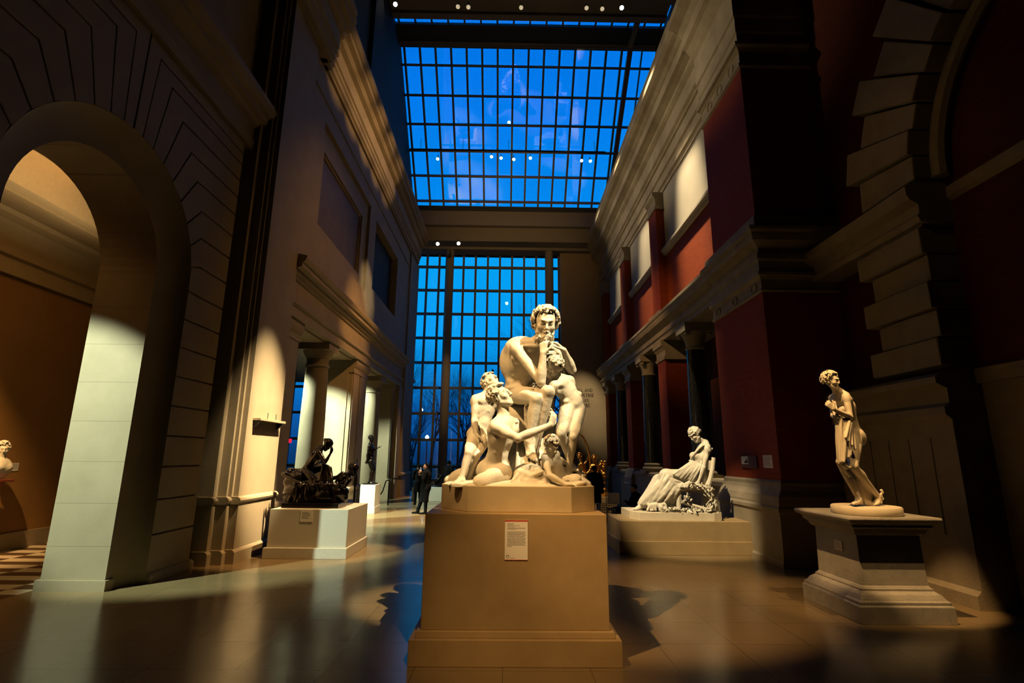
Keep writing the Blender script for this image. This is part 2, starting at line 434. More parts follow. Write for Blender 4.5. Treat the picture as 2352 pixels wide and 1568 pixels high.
def hair(V, c, f, u, s=1., seed=1, style='curls', beard=False):
    f = nrm(f); u = nrm(np.array(u)-f*(np.array(u)@f)); r = np.cross(f, u); c = np.array(c, float); rng = np.random.RandomState(seed)
    P = lambda a, b, d: c + (r*a+f*b+u*d)*s
    ax = np.stack([r, f, u])
    V.ell(P(0,-.026,.034), np.array([.077,.090,.085])*s, ax, .01*s)
    if style == 'curls':
        n = 95; done = 0
        while done < n:
            d = nrm(rng.normal(size=3))
            if d[2] < -.55 or (d[1] > .45 and d[2] < .62) or (d[2] < .1 and d[1] > .15): continue
            jj = 1.0+.16*rng.rand(); b = P(d[0]*.082*jj, d[1]*.098*jj-.022, d[2]*.090*jj+.034); t1 = nrm(np.cross(d, rng.normal(size=3))); t2 = np.cross(d, t1)
            R = lambda t: (r*t[0]+f*t[1]+u*t[2])
            rr = (.016+.009*rng.rand())*s; a0 = rng.rand()*6.28
            pts = [b+R(t1)*rr*math.cos(a0+a)+R(t2)*rr*math.sin(a0+a)+R(d)*.004*s*a for a in np.linspace(0, 4.2, 6)]
            V.chain(pts, [.011*s, .0105*s, .010*s, .0095*s, .0085*s, .007*s], .004*s); done += 1
    elif style == 'waves':
        for a in np.linspace(-1.35, 1.35, 13):
            pts = []
            for t in np.linspace(0, 1, 9):
                ph = -.15 + t*2.35
                x = math.sin(a)*math.sin(max(.35, ph*.9))*.085; y = math.cos(ph)*.098-.024; z = math.sin(ph)*.092*math.cos(a*.75)+.034
                pts.append(P(x*1.06+.006*math.sin(t*16+a*3), y*1.06-.002, z*1.03+.002))
            V.chain(pts, [.0135*s]*9, .003*s)
        V.ell(P(0,-.125,.03), np.array([.045,.042,.042])*s, ax, .015*s)
        for i in range(14):
            d = nrm(rng.normal(size=3)); V.sph(P(d[0]*.04, -.125+d[1]*.036, .03+d[2]*.038), .014*s, .004*s)
    elif style == 'cap':
        for i in range(260):
            d = nrm(rng.normal(size=3))
            if d[2] < -.35 or (d[1] > .45 and d[2] < .5) or (d[2] < .1 and d[1] > .25): continue
            V.sph(P(d[0]*.081, d[1]*.095-.026, d[2]*.089+.034), .010*s, .005*s)
    if style == 'braid':
        for i in range(420):
            d = nrm(rng.normal(size=3))
            if d[2] < -.45 or (d[1] > .40 and d[2] < .42) or (d[2] < .0 and d[1] > .2): continue
            t = nrm(np.array([-d[1], d[0], .25*rng.normal()])); a = P(d[0]*.083, d[1]*.098-.024, d[2]*.091+.034); w_ = (r*t[0]+f*t[1]+u*t[2])*.022*s
            V.chain([a-w_, a+(r*d[0]+f*d[1]+u*d[2])*.004*s, a+w_], [.007*s,.0095*s,.007*s], .003*s)
        for j in range(30):
            a = -2.7+5.4*j/29; V.sph(P(math.sin(a)*.088, math.cos(a)*.103-.022, .052+.006*math.sin(j*2.6)-.012*math.cos(a)), .0145*s, .003*s)
        V.ell(P(0,-.118,.0), np.array([.040,.035,.040])*s, ax, .015*s)
    if beard:
        for i in range(46):
            a = rng.uniform(-1.25, 1.25); z = rng.uniform(-.125, -.072); R = .058 + .02*rng.rand()
            V.cap(P(math.sin(a)*R*.95, math.cos(a)*R+.018, z+.012), P(math.sin(a)*R*.8+rng.normal()*.006, math.cos(a)*R*.95+.018, z-.02), .010*s, .006*s, .006*s)
def hand(V, w, d, n, s=1., side=1, curl=.5, spread=.12, thumb=.6):
    "w wrist, d direction of the fingers, n direction the palm faces; side=+1 puts the thumb on +(d x n)"
    d = nrm(d); n = nrm(np.array(n)-d*(np.array(n)@d)); t = np.cross(d, n)*side; w = np.array(w, float)
    P = lambda a, b, c: w + (d*a+t*b+n*c)*s
    K = []
    for i, (b, L) in enumerate(((.030,.078), (.010,.086), (-.011,.080), (-.030,.064))):
        base = P(.088 - (.006 if i == 3 else 0) - (.004 if i == 0 else 0), b, -.003)
        V.cap(P(.004, b*.45, 0), base, .0155*s, .0125*s, .014*s)
        dr = d*math.cos(spread*(b*30)) + t*math.sin(spread*(b*30)); nn = n
        p = base; a = 0
        for seg, fr in enumerate((.44, .31, .25)):
            a += curl*(.75 if seg == 0 else 1.0)*(1+.08*i)
            q = p + (dr*math.cos(a)+nn*math.sin(a))*L*fr*s
            V.cap(p, q, (.0098-.0011*seg)*s, (.0090-.0012*seg)*s, .004*s); p = q
    a = P(.018, .026, .006); b_ = a + (d*.6+t*.75+n*.3*thumb)*.040*s; c_ = b_ + nrm(d*.85+t*.35+n*.55*thumb)*.032*s; e_ = c_ + nrm(d*.95+t*.05+n*.5*thumb)*.026*s
    V.cap(P(.004,.008,.004), a, .016*s, .016*s, .014*s); V.chain([a, b_, c_, e_], [.0145*s, .0115*s, .0105*s, .0085*s], .008*s)
def foot(V, a, d, u=(0,0,1), s=1., side=1):
    "a ankle centre, d direction of the toes"
    u = nrm(u); d = nrm(np.array(d)-u*(np.array(d)@u)); t = np.cross(u, d)*side; a = np.array(a, float)
    P = lambda x, y, z: a + (d*x+t*y+u*z)*s
    V.cap(P(-.035,0,-.052), P(-.02,0,-.03), .030*s, .034*s, .025*s)
    V.cap(P(.0,0,-.02), P(.09,.008,-.052), .036*s, .024*s, .03*s); V.cap(P(-.03,-.008,-.055), P(.105,-.022,-.064), .025*s, .018*s, .02*s)
    V.cap(P(.03,.015,-.05), P(.115,.022,-.064), .025*s, .018*s, .02*s)
    for i, (y, L, r) in enumerate(((.030,.062,.0135), (.010,.060,.0105), (-.006,.052,.010), (-.020,.044,.0095), (-.033,.034,.009))):
        b = P(.108-.010*i, y*.95, -.062); m = P(.108-.010*i+L*.55, y, -.058); e = P(.108-.010*i+L, y*1.05, -.070)
        V.chain([b, m, e], [r*1.1*s, r*s, r*.95*s], .006*s)
def body(V, J, s=1., sex='m', k=.03, lean=1.):
    "one continuous figure from a dict of joints; every radius scales with s (1 = a 1.75 m adult)"
    g = lambda n: np.array(J[n], float)
    pel, che, nk = g('pel'), g('che'), g('nk')
    up = nrm(che-pel); rt = nrm(g('sR')-g('sL')); rt = nrm(rt-up*(rt@up)*.5); fr = nrm(np.cross(up, rt)); rt2 = nrm(np.cross(fr, up)); ax = np.stack([rt2, fr, up])
    f = sex == 'f'; m = lean; k *= s
    hr = nrm(g('hR')-g('hL')); hu = nrm(up*.6+nrm(g('nk')-pel)*.4); hf = nrm(np.cross(hu, hr)); ha = np.stack([nrm(np.cross(hf, hu)), hf, hu])
    V.cap(pel, pel+(che-pel)*.45, .098*s*m, .088*s*m, k)
    wst = pel+(che-pel)*.45; Lt = np.linalg.norm(che-pel)
    V.ell(pel+hu*.01*s, np.array([.150 if f else .138, .104, .115])*s*m, ha, k)
    V.ell(wst, np.array([.110 if f else .120, .084, max(.12*s, Lt*.5)/s])*s*m, ax, k*1.4)
    V.ell(che-up*.03*s, np.array([.130 if f else .152, .100, .165])*s*m, ax, k*1.4)
    for e, S in ((-1, 'L'), (1, 'R')):
        sh = g('s'+S)
        V.cap(sh+nrm(nk-sh)*.03*s-fr*.02*s, nk-up*.01*s-fr*.015*s, .044*s*m, .055*s*m, k)                        # trapezius
        if f:
            V.sph(che+rt2*.070*e*s+fr*.088*s+up*.0*s, .052*s, .025*s)
        else:
            V.ell(che+rt2*.074*e*s+fr*.056*s+up*.050*s, np.array([.078,.040,.058])*s*m, ax, .018*s)            # pectoral
            V.cap(sh-up*.02*s+fr*.02*s, che+rt2*.05*e*s+fr*.075*s+up*.055*s, .032*s*m, .028*s*m, .02*s)
            V.cap(nk-up*.03*s+fr*.055*s+rt2*.012*e*s, sh+fr*.035*s+up*.025*s, .012*s, .010*s, .014*s)           # collar bone
            V.cap(che-up*.055*s+fr*.085*s+rt2*.015*e*s, wst+rt2*.095*e*s+fr*.04*s+up*.03*s, .014*s, .014*s, .02*s)  # rib arch
            V.ell(pel+ha[0]*.105*e*s+hf*.03*s+hu*.065*s, np.array([.045,.055,.04])*s*m, ha, .02*s)              # flank
        V.cap(sh-up*.05*s-fr*.02*s, wst+rt2*.080*e*s+up*.02*s-fr*.02*s, .045*s*m, .03*s*m, .022*s)              # latissimus
        V.ell(che+rt2*.080*e*s-fr*(.060 if f else .075)*s+up*.03*s, np.array([.055,.030,.075])*s*m, ax, .03*s)                   # shoulder blade
        V.ell(pel+ha[0]*.062*e*s-hf*(.040 if f else .072)*s-hu*.045*s, np.array([.082,.072,.10] if f else [.078,.066,.088])*s*m, ha, .04*s)
    if not f:
        for row in range(3):
            for e in (-1, 1): V.ell(wst+up*(.07-.055*row)*s+rt2*.032*e*s+fr*.070*s*m, np.array([.029,.016,.023])*s*m, ax, .010*s)
    V.cap(che-fr*.118*s+up*.10*s, pel-hf*.110*s+hu*.05*s, .016*s, .014*s, .02*s, 'sub')                          # spine furrow
    V.ell(nk*.55+che*.45+fr*.030*s, np.array([.115,.058,.085])*s*m, ax, .03*s)                                   # upper chest
    V.sph(wst-up*.03*s+fr*.04*s*m, .06*s*m, .04*s)
    hd = g('hd'); nd = nrm(hd-nk); V.cap(nk-up*.02*s, hd-nd*.05*s, (.050 if f else .060)*s*m, (.045 if f else .054)*s*m, .025*s)
    if not f:
        for e in (-1, 1): V.cap(nk+fr*.045*s+rt2*.012*e*s-up*.02*s, hd-nd*.04*s+rt2*.052*e*s, .014*s, .016*s, .012*s)
    for S in 'LR':
        a, b, c = g('s'+S), g('e'+S), g('w'+S); ua = nrm(b-a); fa = nrm(c-b); La = np.linalg.norm(b-a); Lf = np.linalg.norm(c-b)
        q = .85 if f else 1.; bend = nrm(fa-ua+1e-4*fr)
        pa = nrm(np.cross(ua, [.3,.5,.1])); aa = np.stack([pa, nrm(np.cross(ua, pa)), ua])
        V.ell(a+ua*.035*s, np.array([.054,.058,.080])*s*q*m, aa, .022*s)
        V.chain([a, a+ua*La*.45, b], [.048*s*q*m, .044*s*q*m, .037*s*q*m], .014*s)
        V.ell(a+ua*La*.52+bend*.018*s, np.array([.036,.036,.075])*s*q*m, aa, .012*s); V.ell(a+ua*La*.48-bend*.020*s, np.array([.034,.034,.085])*s*q*m, aa, .012*s)
        V.sph(b-bend*.012*s, .030*s*q*m, .012*s)
        V.chain([b, b+fa*Lf*.28, b+fa*Lf*.75, c], [.037*s*q*m, .041*s*q*m, .031*s*q*m, .026*s*q*m], .014*s)
        pf = nrm(np.cross(fa, bend)+1e-3*fr); af = np.stack([pf, nrm(np.cross(fa, pf)), fa])
        for e in (-1, 1): V.ell(b+fa*Lf*.26+pf*.017*e*s, np.array([.028,.030,.085])*s*q*m, af, .012*s)
        h0, kn, an = g('h'+S), g('k'+S), g('a'+S)
        ud = nrm(kn-h0); ld = nrm(an-kn); bent = np.linalg.norm(ud-ld) > .15; kf = nrm(ud-ld+1e-4*fr) if bent else fr
        Lh = np.linalg.norm(kn-h0); Ll = np.linalg.norm(an-kn)
        V.chain([h0, h0+ud*Lh*.35, h0+ud*Lh*.75, kn], [.090*s*m, .084*s*m, .064*s*m, .052*s*m], .024*s)
        sd = nrm(np.cross(ud, kf)); at_ = np.stack([sd, nrm(np.cross(ud, sd)), ud])
        if not f:
            V.ell(h0+ud*Lh*.70+kf*.026*s+sd*.036*s, np.array([.036,.036,.10])*s*m, at_, .014*s); V.ell(h0+ud*Lh*.70+kf*.026*s-sd*.036*s, np.array([.036,.036,.10])*s*m, at_, .014*s)
            V.ell(h0+ud*Lh*.50+kf*.045*s, np.array([.045,.040,.15])*s*m, at_, .016*s)
        V.ell(kn+kf*.026*s, np.array([.032,.032,.036])*s*m, at_, .014*s)
        V.chain([kn, kn+ld*Ll*.3, kn+ld*Ll*.75, an], [.049*s*m, .046*s*m, .034*s*m, .031*s*m], .016*s)
        sl = nrm(np.cross(ld, kf)); al = np.stack([sl, nrm(np.cross(ld, sl)), ld])
        for e in (-1, 1): V.ell(kn+ld*Ll*.27-kf*.026*s+sl*.018*e*s, np.array([.032,.036,.095])*s*m, al, .014*s)
        if not f: V.cap(kn+ld*Ll*.12+kf*.030*s, kn+ld*Ll*.8+kf*.020*s, .018*s*m, .014*s*m, .012*s)
        for e in (-1, 1): V.sph(an+sl*.024*e*s, .016*s, .012*s)
def folds(V, top, bot, n, r0, r1, k=.008, amp=0., sag=0., seed=0, mid=None):
    "n cloth folds running from the polyline top to the polyline bot"
    rng = np.random.RandomState(seed); top = np.array(top, float); bot = np.array(bot, float)
    def along(P, t):
        x = t*(len(P)-1); i = min(int(x), len(P)-2); return P[i]+(P[i+1]-P[i])*(x-i)
    for i in range(n):
        t = i/(n-1) if n > 1 else .5
        wob = rng.normal(size=3); a = along(top, t); b = along(bot, np.clip(t+rng.normal()*.02, 0, 1)); pts = []
        for w in np.linspace(0, 1, 6):
            p = a+(b-a)*w
            if mid is not None: p = p + np.array(mid)*4*w*(1-w)
            p = p + wob*math.sin(w*PI*1.5+i)*amp; p[2] -= sag*4*w*(1-w)
            pts.append(p)
        rr = r0*(.75+.5*rng.rand()); r2 = r1*(.75+.5*rng.rand())
        V.chain(pts, list(np.linspace(rr, r2, 6)), k)
# ------------------------------------------------------------------ the room
YE = 28.3                                       # plane of the glazed end wall
# floors
struct('floor', MB().box(-6.95, 9.5, -7, 31, -.2, 0), m_floor, 'polished tan stone tile floor of the sculpture court')
def gallery_floor_mat():
    m, nt, b = new_mat('striped_gallery_tile')
    tc = N(nt, 'ShaderNodeTexCoord'); sp = N(nt, 'ShaderNodeSeparateXYZ'); nt.links.new(tc.outputs['Object'], sp.inputs[0])
    col = math_n(nt, 'FLOOR', math_n(nt, 'DIVIDE', sp.outputs[0], 1.05))
    yy = math_n(nt, 'ADD', math_n(nt, 'DIVIDE', sp.outputs[1], .58), math_n(nt, 'MULTIPLY', col, .5))
    st = math_n(nt, 'GREATER_THAN', math_n(nt, 'FRACT', yy), .48)
    nt.links.new(mixc(nt, st, (.10, .055, .025), (.62, .50, .33)), b.inputs['Base Color']); b.inputs['Roughness'].default_value = .4
    return m
struct('floor_gallery', MB().box(-14, -6.95, -7, 31, -.2, 0), gallery_floor_mat(), 'striped light and dark tile floor of the side gallery')

# ---- left wall: the arched bay
AC, AR, AS = 6.97, 1.36, 4.90                   # arch centre y, radius, spring height
def arch_slab(mb, x0, x1, y0, y1, z1, yc, r, zs, n=28):
    "a wall slab x0..x1 with a round-headed opening"
    mb.box(x0, x1, y0, yc-r, 0, zs); mb.box(x0, x1, yc+r, y1, 0, zs)
    prev = None
    pts = [(yc+r*math.cos(PI*i/n), zs+r*math.sin(PI*i/n)) for i in range(n+1)]
    for i in range(n):
        (a, b), (c, d) = pts[i], pts[i+1]
        mb.prism([(a, b), (c, d), (c, z1), (a, z1)], 'x', x0, x1)
    mb.box(x0, x1, y0, yc-r, zs, z1); mb.box(x0, x1, yc+r, y1, zs, z1)
w = MB(); arch_slab(w, -6.85, -5.90, -6, 10.2, 8.5, AC, AR, AS)
w.box(-6.85, -5.75, -6, 10.4, 8.5, 22.4)
wl = struct('wall_left', w, m_lime, 'shadowed limestone wall with the round arch')
# cavetto around the opening
cv = MB(); prof = []
for t in np.linspace(0, 1, 7):
    a = t*PI/2; prof.append((1.44+.40*math.sin(a), -5.90+.28*(1-math.cos(a))))
path = [(AC-1, 0, 0)]
n = 40
def ringpt(r, i):
    if i == 0: return (AC+r, 0.0)
    if i == n+2: return (AC-r, 0.0)
    a = PI*(i-1)/n; return (AC+r*math.cos(a), AS+r*math.sin(a))
vs = []; fs = []; m_ = len(prof)
for i in range(n+3):
    for (r, x) in prof:
        y, z = ringpt(r, i); vs.append((x, y, z))
for i in range(n+2):
    for k in range(m_-1): fs.append((i*m_+k, i*m_+k+1, (i+1)*m_+k+1, (i+1)*m_+k))
cv.add(vs, fs); o = struct('trim_1', cv, m_lime_smooth, 'hollow moulding round the arch opening', smooth=True)
# rusticated quoin face: back slab + separate blocks with open joints, bent voussoirs over the arch
qb = MB(); arch_slab(qb, -5.899, -5.66, -6, 9.93, 8.45, AC, 1.84, AS)
struct('wall_left_quoins', qb, m_lime_smooth, 'stone backing of the quoin blocks beside the arch')
YQ = 9.95; g = .014
bl = MB()
zs_ = [.06, .72, 1.26, 1.78, 2.28, 2.78, 3.28, 3.78, 4.28, 4.78]
for a, b in zip(zs_[:-1], zs_[1:]):
    bl.prism([(AC+1.84, a+g), (YQ, a+g), (YQ, b-g), (AC+1.84, b-g)], 'x', -5.665, -5.62)
ang = [math.radians(a) for a in (-3, 10, 22, 34, 46, 57, 67, 76, 84, 90)]
hz = [4.78, 5.32, 5.85, 6.33, 6.80, 7.20, 7.58, 7.95, 8.20, 8.45]
by = [9.3, 9.05, 8.95, 8.84, 8.60, 8.32, 7.98, 7.60, 7.25, 6.97]
for i in range(9):
    r = 1.84
    P0 = (AC+r*math.cos(ang[i]), AS+r*math.sin(ang[i])); P1 = (AC+r*math.cos(ang[i+1]), AS+r*math.sin(ang[i+1]))
    poly = [(P0[0], P0[1]+g), (by[i], hz[i]+g), (YQ, hz[i]+g), (YQ, hz[i+1]-g), (by[i+1]+g, hz[i+1]-g), (P1[0]+g, P1[1]-g*.2)]
    bl.prism(poly, 'x', -5.665, -5.62)
    mir = [(2*AC-p[0], p[1]) for p in poly]
    mir = [(max(q[0], 2*AC-YQ), q[1]) for q in mir]
    bl.prism(mir[::-1], 'x', -5.665, -5.62)
for a, b in zip(zs_[:-1], zs_[1:]):
    bl.prism([(2*AC-YQ, a+g), (AC-1.84, a+g), (AC-1.84, b-g), (2*AC-YQ, b-g)], 'x', -5.665, -5.62)
struct('wall_left_blocks', bl, m_lime_smooth, 'grooved bent voussoir blocks of the arch surround', bevel=.008)
# string course over the arch, dying into the giant pilaster
def band(mb, prof, y0, y1): return mb.prism(prof, 'y', y0, y1)
st = MB(); band(st, [(-5.9,8.45),(-5.55,8.45),(-5.52,8.62),(-5.56,8.66),(-5.56,8.95),(-5.48,9.0),(-5.44,9.08),(-5.36,9.14),(-5.36,9.24),(-5.28,9.30),(-5.22,9.42),(-5.22,9.52),(-5.75,9.62),(-5.9,9.62)], -6, 10.5)
struct('trim_2', st, m_lime_smooth, 'stone string course above the arch')
# baseboards of the arch
bb = MB().box(-6.90, -5.86, 8.29, 8.46, 0, .15).box(-6.9, -5.86, 5.46, 5.64, 0, .15)
bb.prism([(-5.92,0),(-5.56,0),(-5.56,.10),(-5.60,.14),(-5.92,.14)], 'y', 8.83, 10.0)
struct('baseboard_left', bb, m_lime_smooth, 'low stone plinth at the foot of the arch jambs')
# ---- giant pilaster with its stepped return
gp = MB()
gp.box(-6.85, -5.44, 10.14, 12.2, 1.2, 12.62); gp.box(-6.85, -5.27, 10.28, 12.1, 1.2, 12.62); gp.box(-6.85, -5.20, 10.34, 12.05, 1.2, 12.62)
gp.box(-6.85, -5.10, 10.40, 11.95, 1.2, 12.62)
# pedestal zone below, a little wider
for (x, y0, y1) in ((-5.42, 10.10, 12.2), (-5.22, 10.24, 12.12), (-5.06, 10.36, 11.99)):
    gp.box(-6.85, x, y0, y1, 0, 1.06)
    gp.prism([(-6.85,1.06),(x,1.06),(x+.03,1.09),(x+.045,1.13),(x+.03,1.17),(x-.02,1.2),(-6.85,1.2)], 'y', y0-.03, y1+.03)
    gp.prism([(-6.85,0),(x+.05,0),(x+.05,.20),(x+.02,.235),(x,.25),(-6.85,.25)], 'y', y0-.05, y1+.03)
struct('wall_left_pilaster', gp, m_lime_smooth, 'tall limestone pilaster lit from above, next to the arch')
# ---- left colonnade wall
cw = MB()
cw.box(-6.4, -5.27, 11.9, 26.4, 5.34, 5.60)
band(cw, [(-6.4,5.60),(-5.27,5.60),(-5.20,5.64),(-5.20,5.74),(-5.27,5.76),(-5.27,6.20),(-5.22,6.24),(-5.18,6.32),(-5.10,6.36),(-5.10,6.42),(-4.98,6.46),(-4.98,6.58),(-4.92,6.60),(-4.88,6.70),(-4.88,6.74),(-5.2,6.80),(-6.4,6.80)], 11.95, 26.0)
struct('wall_left_entablature', cw, m_lime_smooth, 'stone entablature carried by the gallery columns')
uw = MB()
# upper wall built round the two panel recesses
def wall_with_rects(mb, x0, x1, y0, y1, z0, z1, rects):
    ys = sorted({y0, y1, *[r[0] for r in rects], *[r[1] for r in rects]})
    for a, b in zip(ys[:-1], ys[1:]):
        hit = [r for r in rects if r[0] < (a+b)/2 < r[1]]
        if not hit: mb.box(x0, x1, a, b, z0, z1)
        else:
            mb.box(x0, x1, a, b, z0, hit[0][2]); mb.box(x0, x1, a, b, hit[0][3], z1)
wall_with_rects(uw, -5.6, -5.20, 11.9, 28.6, 6.78, 12.65, [(13.1, 18.2, 7.84, 11.22), (19.1, 23.3, 8.25, 11.08)])
struct('wall_left_upper', uw, m_lime_smooth, 'limestone upper wall above the gallery columns')
fr = MB(); wall_with_rects(fr, -5.6, -5.30, 13.1, 18.2, 7.84, 11.22, [(13.45, 17.55, 8.27, 10.50)])
struct('trim_3', fr, m_lime_smooth, 'stepped stone frame of the brown upper panel')
fr = MB(); wall_with_rects(fr, -5.6, -5.36, 13.45, 17.55, 8.27, 10.50, [(13.52, 17.48, 8.34, 10.43)]); struct('trim_4', fr, m_lime_smooth, 'thin inner fillet round the brown upper panel')
struct('wall_left_panel', MB().box(-5.6, -5.40, 13.5, 17.5, 8.3, 10.48), m_dark_panel, 'brown recessed panel high on the left wall')
struct('wall_left_blind_window', MB().box(-5.6, -5.50, 19.0, 23.4, 8.2, 11.1), m_black_panel, 'black blind opening high on the left wall')
# string line above the panels
struct('trim_5', MB().box(-5.25, -5.165, 12.0, 28.6, 11.78, 11.86), m_lime_smooth, 'thin lit moulding line above the upper panels')
# upper entablature and cornice (with the break forward over the pilaster)
corn = [(-6.6,12.62),(-5.12,12.62),(-5.12,12.70),(-5.06,12.74),(-5.06,12.90),(-5.02,12.93),(-5.02,13.05),(-4.97,13.08),(-4.97,13.55),(-4.99,13.56),(-4.99,13.62),(-4.86,13.68),(-4.80,13.78),(-4.80,13.84),(-4.66,13.90),(-4.66,14.06),(-4.60,14.10),(-4.54,14.22),(-4.54,14.30),(-6.6,14.4)]
co = MB(); band(co, corn, 12.55, 28.2)
res = [(x+.20 if x > -6 else x, z) for x, z in corn]; res2 = [(x+.10 if x > -6 else x, z) for x, z in corn]
band(co, res2, 12.3, 12.75); band(co, res, 9.9, 12.45)
struct('trim_6', co, m_lime_smooth, 'heavy warm lit cornice along the top of the left wall')
struct('wall_left_attic', MB().prism([(-6,14.3),(29,14.3),(29,15.6),(28.4,16.2),(22.55,22.5),(-6,22.5)], 'x', -6.4, -5.72), m_ceil, 'dark attic wall above the left cornice')
# end pilaster of the left wall
ep = MB(); ep.box(-6.4, -5.12, 26.2, 28.6, 1.15, 12.7); ep.box(-6.4, -5.04, 26.14, 28.66, 0, 1.02)
ep.prism([(-6.4,1.02),(-5.04,1.02),(-5.0,1.08),(-5.04,1.14),(-5.12,1.16),(-6.4,1.16)], 'y', 26.1, 28.7)
ep.box(-6.4, -5.20, 25.3, 26.2, 0, 5.34)
struct('wall_left_end_pier', ep, m_lime_smooth, 'stone pier at the far end of the left wall')
# piers of the colonnade
def small_pier(mb, y0, y1, x0=-6.75, x1=-5.42):
    mb.box(x0, x1, y0, y1, .9, 4.90); mb.box(x0, x1-.04, y0-.06, y1+.06, .9, 4.88)
    mb.prism([(x0,4.86),(x1+.02,4.86),(x1+.02,4.92),(x1+.005,4.94),(x1+.005,5.02),(x1+.06,5.10),(x1+.09,5.18),(x1+.09,5.34),(x0,5.34)], 'y', y0-.08, y1+.08)
    mb.prism([(x0,0),(x1+.08,0),(x1+.08,.76),(x1+.12,.80),(x1+.12,.88),(x1+.02,.93),(x0,.93)], 'y', y0-.08, y1+.08)
sp_ = MB(); small_pier(sp_, 11.9, 13.28, -6.9); small_pier(sp_, 18.4, 19.1); small_pier(sp_, 19.25, 20.1); sp_.box(-6.72, -5.6, 18.3, 20.2, 0, 6.1); sp_.box(-6.86, -5.5, 10.2, 14.0, 5.3, 8.0); sp_.box(-6.4, -5.5, 14.0, 26.0, 5.3, 6.2); small_pier(sp_, 24.9, 26.0)
struct('wall_left_piers', sp_, m_lime_smooth, 'limestone piers between the gallery columns')
# columns
def column(y, label, x=-5.82, R=.37):
    t = thing('column', label, 'column', (x, y, 0), 'smooth limestone columns of the left gallery', 'thing')
    pts = [(R*1.28,0),(R*1.28,.12)]
    MB().box(x-R*1.35, x+R*1.35, y-R*1.35, y+R*1.35, 0, .14).lathe([(R*1.30,.14),(R*1.34,.20),(R*1.30,.26),(R*1.12,.28),(R*1.10,.33),(R*1.16,.38),(R*1.10,.43),(R*1.0,.46)], (x,y,0), 40).build('base', m_lime_smooth, t, True)
    MB().lathe([(R,.44),(R*1.0,1.6),(R*.97,3.0),(R*.90,4.3),(R*.86,4.64)], (x,y,0), 48, False).build('shaft', m_lime_smooth, t, True)
    r = R*.86
    MB().lathe([(r,4.6),(r*1.12,4.62),(r*1.14,4.66),(r*1.1,4.69),(r,4.70),(r,4.86),(r*1.1,4.88),(r*1.12,4.92),(r*1.30,5.0),(r*1.42,5.08),(r*1.44,5.10)], (x,y,0), 48).box(x-r*1.5, x+r*1.5, y-r*1.5, y+r*1.5, 5.10, 5.345).build('capital', m_lime_smooth, t, True)
column(15.85, 'limestone column rising behind the large black bronze group')
column(22.6, 'limestone column behind the standing bronze figure on the white pedestal')
# side gallery behind the colonnade and the arch
struct('wall_gallery_back', MB().box(-10.55, -10.35, -6, 14.2, 0, 8.5), stone('ochre_wall', (.34, .17, .05), (.28, .14, .04), fine=100, bump=.05), 'ochre wall of the gallery behind the arch')
struct('baseboard_gallery', MB().box(-10.4, -10.30, -6, 14.0, 0, .34), m_lime_smooth, 'stone baseboard of the gallery behind the arch')
gc = MB().box(-14, -6.86, -6, 14.2, 7.7, 7.9); struct('ceiling_gallery', gc, plain('gallery_ceiling_paint', (.45, .32, .17), rough=.8), 'warm lit plaster ceiling seen through the arch')
gt = MB(); gt.prism([(-10.4,5.58),(-10.27,5.58),(-10.27,5.92),(-10.2,5.95),(-10.2,6.62),(-10.05,6.70),(-10.0,6.78),(-9.4,6.80),(-9.4,6.86),(-9.2,6.9),(-9.0,7.7),(-10.4,7.7)], 'y', -6, 14.0); struct('trim_7', gt, plain('cornice_paint', (.40, .28, .14), rough=.8), 'plaster cornice of the gallery behind the arch')
struct('wall_gallery_end', MB().box(-10.6, -6.85, 14.0, 14.2, 0, 7.9), m_plaster, 'end wall of the gallery behind the arch')
# aisle behind the columns
struct('ceiling_aisle', MB().box(-14, -5.3, 14.0, 30.2, 6.1, 6.3), m_plaster, 'white ceiling of the aisle behind the columns')
struct('wall_aisle', MB().box(-14.2, -14, -6, 31, 0, 8.5), m_plaster, 'far side wall of the aisle')
# ---- right wall
XF[0] = 1.07
def mir(prof): return [(-x, z) for x, z in prof]
def bandr(mb, prof, y0, y1): return mb.prism(prof, 'y', y0, y1)
XB = 5.40                                        # plane of the recessed brick
rw = MB(); rw.box(XB, 6.8, 12.0, 27.6, 6.4, 8.72)
struct('wall_right', rw, m_brick, 'red brick upper wall of the right side')
# brick pilasters of the upper storey
up = MB()
up.box(5.10, 6.9, 9.82, 12.0, 6.5, 10.42)
struct('wall_right_pier_upper', up, m_brick, 'broad red brick pier of the upper right wall')
pl = MB()
for yc in (16.95, 21.8, 26.4): pl.box(5.12, 5.6, yc-.44, yc+.44, 6.5, 10.42)
struct('wall_right_pilasters', pl, m_brick, 'narrow red brick pilasters between the white panels')
struct('wall_right_panels', MB().box(XB+.0, 6.8, 12.0, 27.6, 9.05, 13.7), m_plaster, 'white plaster panels of the upper right wall')
sl = MB(); bandr(sl, [(6.8,8.70),(5.32,8.70),(5.30,8.78),(5.24,8.82),(5.24,8.90),(5.30,8.94),(5.33,9.0),(5.36,9.06),(6.8,9.06)], 12.0, 27.6); struct('trim_8', sl, m_plaster, 'white moulded sill below the plaster panels')
# entablature over the dark colonnade
en = MB()
ent = [(6.6,5.74),(5.12,5.74),(5.12,5.88),(5.07,5.91),(5.07,6.02),(5.13,6.04),(5.13,6.14),(5.06,6.18),(4.98,6.24),(4.93,6.26),(4.90,6.36),(4.90,6.42),(4.86,6.46),(4.86,6.54),(6.6,6.62)]
bandr(en, ent, 12.2, 27.6)
big = [(x-.08 if x < 6 else x, z) for x, z in ent]
